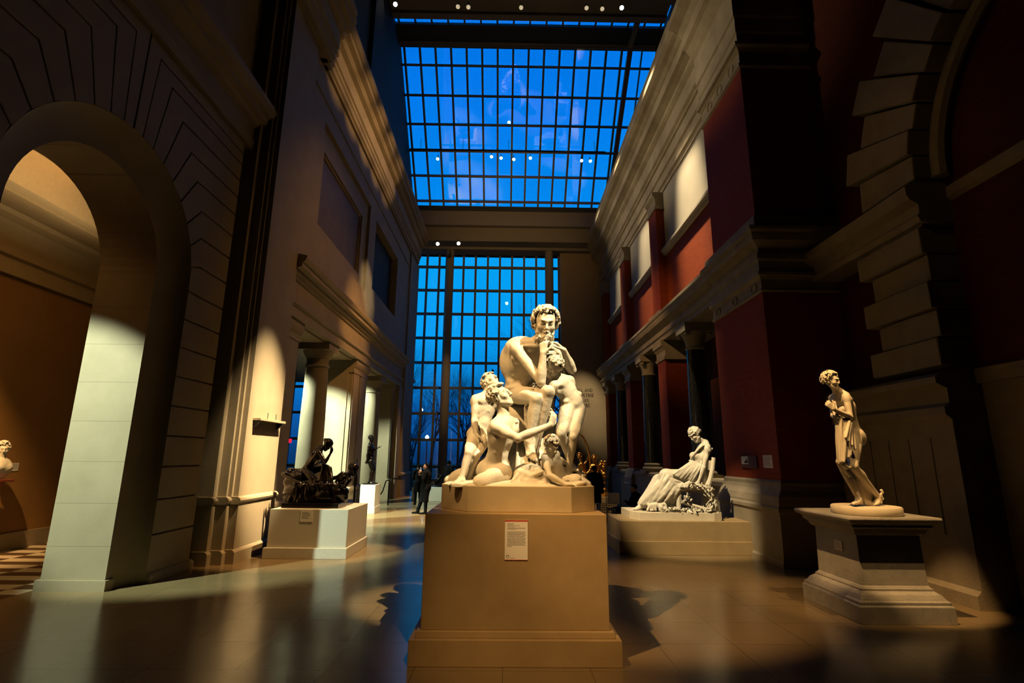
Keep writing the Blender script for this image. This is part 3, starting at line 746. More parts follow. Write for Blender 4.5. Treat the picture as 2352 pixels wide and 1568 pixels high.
# pier entablature wraps the corner
def wrap(mb, prof, X, yf, yb, xb):
    "profile offsets run along the face X (towards -x) and return along y=yf (towards -y)"
    for i in range(len(prof)-1):
        (o0, z0), (o1, z1) = prof[i], prof[i+1]
        if abs(z1-z0) < 1e-6 and o0 == o1: continue
        mb.add([(X-o0,yb,z0),(X-o0,yf-o0,z0),(xb,yf-o0,z0),(X-o1,yb,z1),(X-o1,yf-o1,z1),(xb,yf-o1,z1)], [(0,1,4,3),(1,2,5,4)])
    o, z = prof[-1]; mb.add([(X-o,yf-o,z),(xb,yf-o,z),(xb,yb,z),(X-o,yb,z)], [(0,1,2,3)])
    o, z = prof[0]; mb.add([(X-o,yf-o,z),(xb,yf-o,z),(xb,yb,z),(X-o,yb,z)], [(3,2,1,0)])
    # closing end at yb
    mb.add([(X-o,yb,z) for o, z in prof]+[(xb,yb,prof[-1][1]),(xb,yb,prof[0][1])], [tuple(range(len(prof)+2))])
wrap(en, [(.02,5.24),(.05,5.28),(.02,5.32),(.02,5.50),(.05,5.55),(.10,5.58),(.10,5.64),(.04,5.68),(.04,5.88),(.08,5.92),(.08,6.04),(.02,6.06),(.02,6.18),(.10,6.24),(.20,6.28),(.22,6.38),(.22,6.44),(.27,6.48),(.27,6.56),(.06,6.62)], 5.10, 9.82, 12.25, 6.9)
struct('wall_right_entablature', en, m_grey, 'grey stone entablature over the dark columns')
cap = MB(); cap.box(5.02, 6.9, 9.72, 12.4, 6.58, 6.86)
for yc in (16.95, 21.8, 26.4): cap.box(5.0, 5.5, yc-.62, yc+.62, 6.56, 6.74); 
struct('trim_9', cap, m_grey_pl, 'small stone plinth blocks on top of the right entablature', bevel=.02)
# upper entablature + cornice
uc = MB()
uprof = [(6.9,11.02),(5.36,11.02),(5.36,11.16),(5.30,11.20),(5.30,11.50),(5.24,11.54),(5.24,11.90),(5.18,11.93),(5.18,12.0),(5.10,12.06),(5.10,12.55),(5.04,12.60),(4.98,12.66),(4.98,12.78),(4.84,12.86),(4.74,12.90),(4.74,13.22),(4.70,13.25),(4.62,13.34),(4.50,13.40),(4.40,13.5),(4.40,13.72),(4.36,13.78),(6.9,13.95)]
bandr(uc, uprof, 12.0, 27.6)
wrap(uc, [(.0,10.42),(.05,10.46),(.05,10.52),(.0,10.55),(.0,10.85),(.06,10.92),(.12,10.95),(.12,11.02),(.02,11.06),(.02,11.3),(.05,11.34),(.05,11.70),(.09,11.74),(.09,12.5),(.16,12.6),(.28,12.80),(.38,12.88),(.38,13.2),(.5,13.36),(.66,13.45),(.74,13.5),(.74,13.72),(.4,13.95)], 5.10, 9.82, 12.05, 6.9)
for yc in (16.95, 21.8, 26.4):
    uc.box(5.08, 5.5, yc-.5, yc+.5, 10.42, 10.52); uc.prism([(5.5,10.52),(5.12,10.52),(5.10,10.8),(5.02,10.92),(5.02,11.04),(5.5,11.04)], 'y', yc-.48, yc+.48)
struct('trim_10', uc, m_grey, 'deep grey stone cornice along the top of the right wall')
ros = MB()
for y in (10.25, 10.9, 11.5):
    ros.tube([(5.095, y+.13*math.cos(a), 10.70+.13*math.sin(a)) for a in np.linspace(0, 2*PI, 17)], .022, 6)
for y in (10.1, 11.0, 11.9): ros.tube([(5.07, y+.11*math.cos(a), 5.41+.09*math.sin(a)) for a in np.linspace(0, 2*PI, 17)], .016, 6)
for x in (5.45, 6.2): ros.tube([(x+.13*math.cos(a), 9.815, 10.70+.13*math.sin(a)) for a in np.linspace(0, 2*PI, 17)], .022, 6)
struct('trim_11', ros, m_grey_pl, 'carved rosette rings on the right pier capitals', smooth=True)
struct('wall_right_attic', MB().prism([(-6,13.9),(27.6,13.9),(21.1,21.2),(-6,21.2)], 'x', 7.0, 7.3), m_ceil, 'dark attic wall above the right cornice')
# lower storey: broad brick pier, its stone base
struct('wall_right_pier', MB().box(5.10, 6.9, 9.82, 12.25, 1.5, 5.30), m_brick, 'broad dark red brick pier by the standing marble figure')
pb = MB(); wrap(pb, [(.22,.0),(.22,.20),(.19,.24),(.18,.5),(.18,1.02),(.21,1.06),(.21,1.12),(.18,1.16),(.18,1.20),(.15,1.32),(.07,1.42),(.04,1.50),(.04,1.56),(.0,1.60)], 5.10, 9.82, 12.3, 6.9)
struct('baseboard_right', pb, m_grey_pl, 'moulded stone base of the broad brick pier')
# dark colonnade: square brick piers, stone caps and bases
bp = MB()
for yc in (16.95, 21.8, 26.4): bp.box(5.18, 6.0, yc-.42, yc+.42, 1.5, 5.15)
struct('wall_right_small_piers', bp, m_brick, 'square red brick piers between the black columns')
cb = MB()
for yc in (16.95, 21.8, 26.4):
    cb.prism([(6.0,5.12),(5.14,5.12),(5.12,5.2),(5.17,5.24),(5.17,5.42),(5.10,5.52),(5.05,5.56),(5.05,5.76),(6.0,5.76)], 'y', yc-.5, yc+.5)
    cb.prism([(6.0,0),(4.98,0),(4.98,.95),(5.02,1.0),(5.02,1.2),(5.08,1.35),(5.12,1.5),(5.16,1.56),(6.0,1.56)], 'y', yc-.62, yc+.62)
bandr(cb, [(6.2,0),(5.16,0),(5.16,1.30),(5.12,1.34),(5.12,1.44),(5.2,1.48),(6.2,1.48)], 12.3, 27.6)
struct('wall_right_bases', cb, m_grey_pl, 'grey stone caps and parapet under the black columns')
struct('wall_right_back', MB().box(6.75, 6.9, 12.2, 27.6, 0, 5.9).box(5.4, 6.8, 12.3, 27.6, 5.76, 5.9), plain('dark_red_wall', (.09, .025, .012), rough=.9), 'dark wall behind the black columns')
def black_column(y, label, x=5.42, R=.27):
    t = thing('column', label, 'column', (x, y, 1.45), 'polished black columns of the right wall', 'thing')
    MB().box(x-.40, x+.40, y-.40, y+.40, 1.45, 1.56).lathe([(.38,1.56),(.40,1.61),(.37,1.66),(.30,1.68),(.30,1.72),(.33,1.75),(.30,1.79),(.275,1.80)], (x,y,0), 36).build('base', m_grey_pl, t, True)
    MB().lathe([(R,1.79),(R,3.0),(R*.95,4.2),(R*.90,5.02)], (x,y,0), 48, False).build('shaft', m_blackcol, t, True)
    c = MB().lathe([(R*.90,5.0),(R*1.0,5.02),(R*1.0,5.06),(R*.92,5.08),(R*.95,5.2),(R*1.1,5.34),(R*1.35,5.46),(R*1.4,5.5)], (x,y,0), 36).box(x-.40, x+.40, y-.40, y+.40, 5.5, 5.76)
    for sx in (-1, 1):
        for sy in (-1, 1): c.lathe([(.01,-.05),(.07,-.04),(.085,0),(.07,.04),(.01,.05)], (x+sx*.31, y+sy*.31, 5.43), 12)
    c.build('capital', m_grey_pl, t, True)
black_column(14.5, 'polished black column behind the seated marble woman, between brick piers')
black_column(19.4, 'polished black column, second from the broad brick pier')
black_column(24.1, 'polished black column farthest down the right wall')

# ---- near right wall: rusticated arch
XR = 6.2
nr = MB(); nr.box(XR+.45, 7.6, -6, 9.82, 0, 24); struct('wall_right_near', nr, brick_mat('shadow_brick', (.09, .016, .008), (.07, .012, .006), (.05, .016, .01)), 'brick wall coloured as if in shadow beside the rusticated arch')  # darkened copy of the red brick, shade put into its colour
ri = MB()
# jamb courses, alternately long and short, from y 7.1 (opening) to about 8.4
zc = 3.30; k = 0
while zc < 5.45:
    h = .42; L = 8.50 if k % 2 == 0 else 8.30; dx = .07 if k % 2 == 0 else 0
    ri.box(XR-dx, XR+.6, 7.12, L, zc+.012, zc+h-.012); zc += h; k += 1
zc = 6.18
ARY, ARR = 4.6, 2.52
for k in range(14):                                                   # voussoirs
    a0, a1 = k*PI/20, (k+1)*PI/20
    r1 = 3.95 if k % 2 else 3.70; dx = .07 if k % 2 else 0
    e = .006
    ri.prism([(ARY+ARR*math.cos(a0+e), zc+ARR*math.sin(a0+e)), (ARY+r1*math.cos(a0+e), zc+r1*math.sin(a0+e)), (ARY+r1*math.cos(a1-e), zc+r1*math.sin(a1-e)), (ARY+ARR*math.cos(a1-e), zc+ARR*math.sin(a1-e))], 'x', XR-dx, XR+.6)
struct('wall_right_rustication', ri, m_rust, 'rusticated stone blocks of the shadowed right arch', bevel=.02)
it = MB(); band(it, [(7.2,5.46),(6.14,5.46),(6.10,5.55),(6.14,5.60),(6.14,5.74),(6.02,5.82),(5.98,5.9),(5.98,6.02),(6.06,6.08),(7.2,6.16)], 7.05, 9.82)
it.prism([(7.2,5.5),(6.75,5.5),(6.70,5.6),(6.70,5.75),(6.60,5.86),(6.60,6.02),(7.2,6.12)], 'y', -6, 7.06)
struct('trim_12', it, m_rust, 'stone impost band of the shadowed right arch')
dd = MB(); band(dd, [(7.2,0),(6.05,0),(6.05,.3),(6.12,.36),(6.12,2.55),(6.04,2.62),(6.04,2.72),(6.12,2.78),(6.12,2.98),(5.98,3.05),(5.98,3.14),(6.08,3.2),(7.2,3.28)], 7.08, 9.6)
dd.box(6.62, 7.0, -6, 7.08, 0, 3.2); dd.box(6.55, 7.0, -6, 7.08, 3.05, 3.25)
for y in np.arange(7.5, 9.2, .42): dd.box(6.108, 6.2, y, y+.30, 1.0, 2.3)
struct('wall_right_dado', dd, m_rust, 'stone dado below the shadowed right arch')
rf = MB(); rf.prism([(ARY+3.2*math.cos(a), 6.18+2.42*math.sin(a)) if False else (ARY+ARR*math.cos(a), 6.18+ARR*math.sin(a)) for a in np.linspace(0, PI, 25)], 'x', 6.9, 6.95)
struct('wall_right_lunette', rf, plain('dark_lunette', (.012, .03, .032), rough=.5), 'dark glazed lunette under the right arch')
for nm, c in (('trim_13', 0.0),):
    tr = MB(); tr.tube([(6.52, ARY+(ARR-.12)*math.cos(a), 6.18+(ARR-.12)*math.sin(a)) for a in np.linspace(0, PI, 33)], .11, 8); struct(nm, tr, m_rust, 'rounded inner moulding of the right arch', smooth=True)

# ---- far end: glazing, columns, beam, dark return wall
w1 = thing('window_1', 'tall glazed end wall of dark mullions looking onto blue dusk and bare trees', None, (0, YE, 0), None, 'structure')
fm = MB()
xs = [-.42+.697*i for i in range(-19, 6)]
zs = [12.59-1.397*i for i in range(0, 10)]
for x in xs:
    if x > 3.0: continue
    fm.box(x-.058, x+.058, YE-.09, YE+.06, 0, 13.45 if x > -6.4 else 6.2)
for z in zs: fm.box(-6.4 if z > 6.2 else -14, 3.0, YE-.08, YE+.05, z-.068, z+.068)
fm.box(-6.4, 3.0, YE-.1, YE+.08, 13.3, 13.5); fm.box(2.92, 3.02, YE-.1, YE+.1, 0, 13.5)
fm.build('window_frame', m_mull, w1)
MB().box(-6.4, 3.0, YE-.012, YE, 6.2, 13.4).box(-14, 3.0, YE-.012, YE, 0, 6.2).build('pane', m_glass, w1)
def end_column(x, label):
    t = thing('column', label, 'column', (x, YE-.75, 0), 'plain round columns before the glazed end', 'thing')
    MB().lathe([(.235,0),(.235,13.3)], (x, YE-.75, 0), 32).build('shaft', m_beam, t, True)
    MB().lathe([(.30,0),(.30,.12),(.24,.16)], (x, YE-.75, 0), 32).build('base', m_beam, t, True)
end_column(-3.23, 'plain tall round column before the glazing, left of the marble group')
end_column(2.36, 'plain tall round column before the glazing, behind the marble head')
wr = MB(); wr.box(3.0, 7.2, 27.7, 28.4, 0, 13.5)
struct('wall_end', wr, stone('end_wall_plaster', (.34, .26, .16), (.30, .22, .14), fine=140, bump=.05), 'plain end wall with dark lettering right of the glazing')
be = MB(); be.box(-6.5, 6.9, 26.2, 26.9, 14.25, 15.25); be.box(-6.5, 6.9, 26.5, 27.9, 13.45, 14.30); be.box(-6.5, 6.9, 27.3, 28.5, 13.3, 15)
struct('trim_14', be, m_beam, 'broad painted beam between skylight and end glazing')
# ---- skylight
w2 = thing('window_2', 'sloping skylight of blue panes in dark glazing bars', None, (0, 26.4, 15.3), None, 'structure')
S0 = np.array([0, 26.45, 15.28]); SD = np.array([0, -.6906, .7232]); LEN = 7.93; nS = np.array([0, .7232, .6906])
def sbar(mb, p, q, w, d):
    "bar on the glass slope from p to q (x, s): width w, depth d below the glass"
    a = np.array([p[0],0,0])+S0+SD*p[1]; b = np.array([q[0],0,0])+S0+SD*q[1]
    t = nrm(b-a); sd = np.cross(t, nS)
    vs = []
    for e in (a, b):
        for (i, j) in ((-1,-1),(1,-1),(1,1),(-1,1)): vs.append(e + sd*i*w/2 - nS*(d/2) + nS*j*d/2)
    mb.add(vs, [(0,1,2,3),(7,6,5,4),(0,4,5,1),(1,5,6,2),(2,6,7,3),(3,7,4,0)])
sk = MB()
for i in range(0, 16):
    x = -5.0+.738*i
    if x < 5.9: sbar(sk, (x,0), (x,LEN), .095, .16)
rows = [.0, .49, 1.84, 3.12, 4.40, 5.73, 7.05, LEN]
for s_ in rows: sbar(sk, (-5.3,s_), (6.9,s_), .105, .17)
sbar(sk, (5.50,0), (5.72,LEN), .22, .2); sbar(sk, (6.3,0), (6.3,LEN), .055, .14); sbar(sk, (-5.25,0), (-5.25,LEN), .06, .16)
sk.build('window_frame', m_mull, w2)
gl = MB(); a0 = S0+np.array([-5.3,0,0]); gl.add([a0, a0+[12.2,0,0], a0+[12.2,0,0]+SD*LEN, a0+SD*LEN, a0+nS*.012, a0+nS*.012+[12.2,0,0], a0+nS*.012+[12.2,0,0]+SD*LEN, a0+nS*.012+SD*LEN], [(0,1,2,3),(7,6,5,4),(0,4,5,1),(1,5,6,2),(2,6,7,3),(3,7,4,0)])
gl.build('pane', m_glass, w2)
XF[0] = None
# head of the skylight: roof soffit, narrow strip of panes, lit beams
struct('ceiling_far', MB().box(-6.9, 8.0, 21.24, 22.7, 22.36, 22.5).box(-6.9, 8.0, 28, 31.5, 16.0, 16.3), m_ceil, 'dark roof strip over the skylight head')
rb = MB(); rb.box(-5.7, 7.4, 22.2, 22.5, 22.26, 22.42); rb.box(-5.7, 7.4, 20.44, 20.78, 22.22, 22.40); rb.box(-5.7, 7.4, 18.3, 18.9, 21.35, 22.3); rb.box(-5.7, 7.4, 18.9, 20.44, 22.38, 22.5)
struct('trim_15', rb, m_beam, 'painted beams at the head of the skylight')
struct('trim_16', MB().box(5.95, 6.2, 20.78, 22.3, 22.2, 22.36), m_beam, 'short cross beam at the skylight head')
w4 = thing('window_4', 'narrow strip of blue panes above the skylight head', None, (0, 21, 22.4), None, 'structure')
hs = MB()
for i in range(17):
    x = -5.35+.79*i; hs.box(x-.045, x+.045, 20.7, 21.3, 22.37, 22.43)
hs.build('window_frame', m_mull, w4); MB().box(-5.6, 7.2, 20.7, 21.3, 22.42, 22.43).build('pane', m_glass, w4)
struct('ceiling', MB().box(-6.9, 8.0, -6, 18.6, 22.5, 22.7), m_ceil, 'dark roof over the near half of the court')
struct('wall_skylight_left', MB().prism([(18,13.4),(28.4,13.4),(28.4,16.2),(22.55,22.5),(18,22.5)], 'x', -5.7, -5.55), m_ceil, 'dark side wall of the skylight')
XF[0] = None
struct('wall_back', MB().box(-14, 9.5, -6.2, -6, 0, 24), m_ceil, 'dark wall behind the viewer')
# ------------------------------------------------------------------ figures
def figure(J, s, name, mat, parent, h, sex='m', face=None, hairst=None, seed=1, hands=(), feet=(), beard=False, stern=False, extra=None, lean=1., k=.024, floor=None, hair_mat=None, label=None, hs=1.):
    P = np.array(list(J.values())); lo, hi = P.min(0)-.27*s, P.max(0)+.27*s
    V = Vol(lo, hi, h)
    body(V, J, s, sex, k, lean)
    f, u = face
    head(V, J['hd'], f, u, s*hs, stern, sex == 'f')
    for (S, d, n, side, curl) in hands: hand(V, J['w'+S], d, n, s, side, curl)
    for (S, d, u_, side) in feet: foot(V, J['a'+S], d, u_, s, side)
    if extra: extra(V)
    if floor is not None: V.cut_below(floor)
    o = V.build(name, mat, parent)
    if label: o['label'] = label
    if hairst:
        c = np.array(J['hd']); HV = Vol(c-.24*s, c+.24*s, min(h, .006*s)); hair(HV, c, f, u, s*hs, seed, hairst, beard)
        HV.build('hair', hair_mat or mat, o)
    return o
# ---- main marble group
PZ = float(at(1180, 1180, 5.68)[2])            # top of the pedestal
def g(cx, cy, y): return at(960+cx/3.015, 680+cy/3.015, y)
def J_(**k): return {a: np.array(b, float) for a, b in k.items()}
ped = thing('pedestal', 'large tan box pedestal carrying the marble figure group, with a text card', 'pedestal', (.13, 6.4, 0))
px0, px1 = float(at(977,1180,5.68)[0]), float(at(1393,1183,5.68)[0])
pd = MB(); pd.box(px0, px1, 5.68, 7.25, .30, PZ); pd.build('body', m_tan, ped, bevel=.006)
pd = MB(); pd.prism([(px0-.10,0),(px1+.10,0),(px1+.10,.24),(px0-.10,.24)], 'y', 5.58, 7.35); pd.frustum((px0-.05,px1+.05,5.63,7.30), (px0-.04,px1+.04,5.64,7.29), .24, .30); pd.build('base', m_tan, ped, bevel=.006)
gr = thing('marble_statue_group', 'large white marble group of a seated bearded man with four youths on the tan pedestal', 'sculpture', (.13, 6.4, PZ))
# octagonal plinth + rock
c = [at(1013,1166,6.25), at(1074,1175,5.86), at(1313,1177,5.80), at(1364,1168,6.1)]
xl, xr = float(c[0][0]), float(c[3][0]); x1, x2 = float(c[1][0]), float(c[2][0])
PH = PZ+.27
oc = [(xl,6.25),(x1,5.85),(x2,5.80),(xr,6.05),(xr,6.85),(x2,7.1),(x1,7.1),(xl,6.85)]
MB().prism(oc, 'z', PZ, PH).build('base', stone('plinth_marble', (.58, .45, .26), (.50, .38, .21), scale=4, fine=100, rough=.55, bump=.04), gr, bevel=.006)
HV = .0085
V = Vol((xl, 5.75, PH-.05), (xr, 7.15, PH+1.2), .011)
V.ell((.15, 6.45, PH-.05), (.95, .62, .13), k=.05)
for (a, b, y, r) in ((700,1000,6.75,.30),(720,850,6.85,.27),(640,1150,6.75,.30),(780,1180,6.5,.22),(880,1230,6.4,.22),(980,1290,6.45,.2),(760,1240,6.15,.15),(820,1270,6.1,.13),(1090,1330,6.3,.17),(560,1330,6.3,.16),(330,1370,6.4,.12),(880,1050,6.7,.2),(930,950,6.75,.18)):
    V.ell(g(a,b,y), (r*1.1, r, r*.9), k=.07)
rng = np.random.RandomState(4)
for i in range(60):
    p = g(rng.uniform(260,1150), rng.uniform(1290,1345), rng.uniform(5.95,6.6)); V.ell(p, (rng.uniform(.04,.10), rng.uniform(.04,.1), rng.uniform(.015,.04)), k=.03)
# fallen drapery on the rock
for (a, b, y, r) in ((735,1235,6.08,.085),(800,1225,6.1,.10),(850,1265,6.06,.085),(770,1290,6.02,.09),(700,1300,6.02,.07)): V.ell(g(a,b,y), (r*1.2, r, r*.9), k=.05)
for i, (p, q, m) in enumerate((((705,1215),(690,1330),(660,1280)),((740,1190),(760,1330),(720,1270)),((790,1180),(840,1330),(790,1270)),((830,1200),(890,1330),(870,1260)),((700,1210),(860,1215),(780,1250)),((690,1260),(860,1300),(770,1300)))):
    V.chain([g(*p,6.02), g(*m,5.97), g(*q,5.94)], [.030,.026,.022], .015)
folds(V, [g(700,1000,6.45), g(760,1010,6.4)], [g(690,1200,6.15), g(800,1190,6.12)], 5, .028, .03, .012, .006, 0, 5)
V.cut_below(PH-.02)
V.build('rock', m_marble, gr)
Mn = J_(pel=g(712,640,6.82), che=g(742,455,6.62), nk=g(838,312,6.46), hd=g(884,195,6.28), sR=g(672,352,6.44), eR=g(852,592,6.17), wR=g(868,395,6.13),
        sL=g(945,372,6.58), eL=g(1066,512,6.46), wL=g(1010,375,6.26), hR=g(655,672,6.74), hL=g(785,668,6.78), kR=g(822,712,6.14), aR=g(770,1000,6.20), kL=g(905,662,6.12), aL=g(806,1085,6.28))
figure(Mn, 1.42, 'figure', m_marble, gr, HV, face=((.03,-1,-.28),(.06,-.2,1)), hairst='curls', seed=3, beard=True, stern=True, hs=1.18,
       extra=lambda V: (V.ell(g(668,455,6.80),(.20,.17,.28),k=.10), V.ell(g(720,350,6.66),(.22,.15,.14),k=.08)),
       hands=(('R',(.06,.12,1),(.5,.7,-.2),-1,.95), ('L',(-.75,-.15,.65),(-.5,.2,-.8),1,.55)), feet=(('R',(.15,-.75,-.7),(0,-.7,.75),1), ('L',(-.05,-1,-.3),(0,-.3,1),-1)), label='seated bearded man')
Kn = J_(pel=g(525,1190,6.25), che=g(588,955,6.14), nk=g(600,835,6.14), hd=g(575,695,6.13), sR=g(530,900,6.00), eR=g(692,982,5.90), wR=g(918,892,5.98), sL=g(678,880,6.32), eL=g(765,960,6.42), wL=g(755,830,6.36),
        hR=g(590,1225,6.14), kR=g(425,1285,5.98), aR=g(570,1318,6.28), hL=g(490,1170,6.40), kL=g(222,1275,6.62), aL=g(330,1320,6.95))
figure(Kn, 1.22, 'figure', m_marble, gr, HV, face=((.78,-.42,.42),(-.42,.05,.9)), hairst='curls', seed=5,
       hands=(('R',(.35,.25,.9),(-.6,.75,.1),-1,.45), ('L',(.1,-.2,1),(.3,-.8,0),1,.5)), feet=(('R',(1,.2,0),(-.1,0,-1),1),), label='kneeling youth looking up')
Bn = J_(pel=g(430,940,6.58), che=g(462,765,6.6), nk=g(478,680,6.6), hd=g(508,590,6.6), sR=g(396,708,6.52), eR=g(390,855,6.46), wR=g(404,962,6.38), sL=g(552,722,6.74), eL=g(632,640,6.62), wL=g(755,640,6.38),
        hR=g(398,960,6.52), kR=g(352,1085,6.24), aR=g(300,1262,6.20), hL=g(468,965,6.6), kL=g(402,1105,6.30), aL=g(352,1262,6.32))
figure(Bn, 1.0, 'figure', m_marble, gr, HV, face=((.42,-.5,.62),(-.35,.45,.75)), hairst='curls', seed=7,
       hands=(('R',(.15,-.15,-1),(.6,.5,0),1,.35), ('L',(1,-.3,-.1),(0,0,-1),1,.3)), feet=(('R',(-.85,-.45,-.1),(0,0,1),1), ('L',(-.5,-.7,-.1),(0,0,1),-1)), label='standing boy with head tilted back')
Rn = J_(pel=g(1072,745,6.44), che=g(1018,630,6.42), nk=g(968,565,6.38), hd=g(938,492,6.28), sR=g(940,615,6.26), eR=g(905,690,6.3), wR=g(890,760,6.34), sL=g(1058,600,6.54), eL=g(1010,452,6.56), wL=g(935,392,6.5),
        hR=g(1032,790,6.38), kR=g(994,955,6.22), aR=g(1056,1160,6.42), hL=g(1108,785,6.46), kL=g(1074,980,6.24), aL=g(1040,1222,6.30))
figure(Rn, 1.08, 'figure', m_marble, gr, HV, face=((-.45,-.5,-.65),(.25,-.45,.8)), hairst='curls', seed=9, extra=lambda V: V.ell(g(990,636,6.37), (.10,.09,.10), k=.04),
       hands=(('R',(0,0,-1),(.4,.6,0),1,.4), ('L',(-1,0,.2),(0,.3,-1),1,.4)), feet=(('L',(-.05,-1,-.12),(0,0,1),-1), ('R',(.2,-1,-.1),(0,0,1),1)), label='bending youth')
Cn = J_(pel=g(985,1258,6.32), che=g(930,1150,6.20), nk=g(905,1085,6.18), hd=g(925,1038,6.10), sR=g(878,1115,6.10), eR=g(912,1240,5.97), wR=g(1022,1302,5.93), sL=g(972,1135,6.32), eL=g(1045,1160,6.46), wL=g(1100,1195,6.40),
        hR=g(985,1272,6.24), kR=g(1095,1262,6.16), aR=g(1010,1315,6.30), hL=g(1010,1235,6.4), kL=g(1130,1245,6.38), aL=g(1080,1310,6.6))
figure(Cn, .86, 'figure', m_marble, gr, .0075, face=((.45,-.62,-.5),(.3,-.3,.8)), hairst='curls', seed=11,
       hands=(('R',(1,-.1,-.12),(0,-.3,-1),1,.25), ('L',(.4,-.3,-.8),(-.4,-.6,0),-1,.4)), label='slumped child')
# text card on the pedestal
def info_card(name, label, x0, x1, z0, z1, y, seed=1, red=True):
    t = thing(name, label, 'label', ((x0+x1)/2, y, z0))
    MB().box(x0, x1, y-.006, y-.001, z0, z1).build('card', m_card, t)
    W_, H_ = x1-x0, z1-z0; yb = y-.0068; rng = np.random.RandomState(seed)
    if red:
        MB().box(x0, x1, yb, y-.005, z1-.035*H_, z1).build('header_band', m_red, t); MB().box(x0, x1, yb, y-.005, z0, z0+.012*H_).build('footer_band', m_red, t)
    ink = MB()
    def line(xs, xe, z, hh):
        x = xs
        while x < xe:
            wd = rng.uniform(.02, .07)*W_; ink.box(x, min(x+wd, xe), yb, y-.0055, z-hh/2, z+hh/2); x += wd + .012*W_
    if red:
        for i, e in enumerate((.42,.36,.65,.44)): line(x0+.11*W_, x0+e*W_, z1-(.085+.0255*i)*H_, .007*H_)
        for i, e in enumerate((.90,.90,.52)): line(x0+.11*W_, x0+e*W_, z1-(.193+.0185*i)*H_, .005*H_)
        for i in range(14): line(x0+.11*W_, x0+(rng.uniform(.84,.93) if i < 13 else .3)*W_, z1-(.292+.0280*i)*H_, .0085*H_)
        line(x0+.11*W_, x0+.17*W_, z0+.05*H_, .01*H_); line(x0+.25*W_, x0+.42*W_, z0+.05*H_, .008*H_)
        hc = (x0+.135*W_, z0+.095*H_); R = .05*W_
        ink.tube([(hc[0]+R*math.cos(a), yb, hc[1]+R*math.sin(a)) for a in np.linspace(-.4, PI+.4, 15)], .005*W_+.0006, 5)
        for e in (-1, 1): ink.box(hc[0]+e*R-.012*W_, hc[0]+e*R+.012*W_, yb, y-.005, hc[1]-.055*W_, hc[1]-.01*W_)
    else:
        for i in range(7): line(x0+.12*W_, x0+rng.uniform(.6,.88)*W_, z1-(.16+.09*i)*H_, .022*H_)
    ink.build('text_lines', m_ink, t)
    return t
a, b = at(1160,1194,5.68), at(1212,1286,5.68)
info_card('info_card', 'white printed text card with red header on the large tan pedestal', float(a[0]), float(b[0]), float(b[2]), float(a[2]), 5.68)
# ------------------------------------------------------------------ seated marble woman
LZ = float(at(1424, 1196, 11.6)[2])
lp = thing('pedestal', 'low wide tan pedestal under the seated marble woman', 'pedestal', (3.85, 12.2, 0))
lx0, lx1 = float(at(1424,1196,11.58)[0]), float(at(1729,1197,11.58)[0])
MB().box(lx0, lx1, 11.58, 13.0, .26, LZ).build('body', m_tan, lp, bevel=.006)
MB().box(lx0-.04, lx1+.03, 11.54, 13.04, 0, .27).build('base', m_tan, lp, bevel=.006)
sw = thing('marble_statue', 'white marble statue of a draped woman seated on a chair with a wreath, head bowed', 'sculpture', (3.85, 12.2, LZ))
def q(cx, cy, y): return at(1440+cx/6.031, 960+cy/6.031, y)
bx0, bx1 = float(q(180,1400,11.68)[0]), float(q(1370,1400,11.68)[0]); BZ = LZ+.17
bl_ = float(q(35,1340,12.0)[0])
MB().prism([(bl_,12.0),(bx0,11.68),(bx1-.25,11.66),(bx1-.06,11.74),(bx1,11.95),(bx1,12.85),(bl_,12.85)], 'z', LZ, BZ).build('base', m_marble2, sw, bevel=.005)
Sn = J_(pel=q(1000,790,12.15), che=q(1015,520,12.12), nk=q(1072,335,12.1), hd=q(938,232,12.06), sL=q(1112,405,11.84), eL=q(1062,680,11.80), wL=q(990,885,11.82), sR=q(1050,405,12.36), eR=q(950,640,12.5), wR=q(800,760,12.42),
        hL=q(985,830,12.02), kL=q(545,800,11.98), aL=q(600,1160,12.1), hR=q(985,830,12.3), kR=q(450,880,12.3), aR=q(185,1205,12.16))
for n_ in ('aR',): Sn[n_][2] = max(Sn[n_][2], BZ+.11)
figure(Sn, 1.36, 'figure', m_marble, sw, .012, 'f', face=((-.74,-.22,-.62),(-.55,.0,.8)), hairst='braid', seed=21, k=.03,
       hands=(('L',(-.35,-.1,-.9),(-.3,.9,0),-1,.4), ('R',(-1,-.1,-.1),(0,0,-1),1,.3)), feet=(('R',(-1,-.12,-.05),(-.05,0,1),1),), label='seated woman')
V = Vol(np.min(np.array(list(Sn.values())), 0)-.4, np.max(np.array(list(Sn.values())), 0)+.3, .0105)
pe, ch = Sn['pel'], Sn['che']
V.ell(pe, (.25, .25, .23), k=.06); V.ell((pe+ch)/2+[.0,0,-.02], (.18, .20, .30), k=.08); V.ell(ch+[-.01,0,-.05], (.172, .205, .17), k=.05); V.ell(ch+[-.125,-.09,-.0], (.085,.09,.085), k=.04); V.ell(ch+[-.125,.10,-.0], (.085,.09,.085), k=.04)
for S in 'LR': V.chain([Sn['h'+S], Sn['k'+S]], [.20, .145], .06)
V.chain([Sn['kR'], (Sn['kR']+Sn['aR'])/2+[.10,0,.02], Sn['aR']+[.12,0,.05]], [.17,.19,.15], .06); V.chain([Sn['kL'], Sn['aL']+[-.1,0,.1]], [.15,.16], .06)
V.chain([q(520,900,12.1), q(400,1120,12.1)], [.2,.2], .08); V.chain([q(640,980,12.1), q(560,1130,12.1)], [.17,.2], .08)
folds(V, [q(520,770,11.80), q(640,860,11.76), q(760,900,11.80)], [q(210,1190,12.0), q(420,1180,11.86), q(640,1150,11.84)], 12, .032, .040, .022, .012, .0, 1, (0,-.07,0))
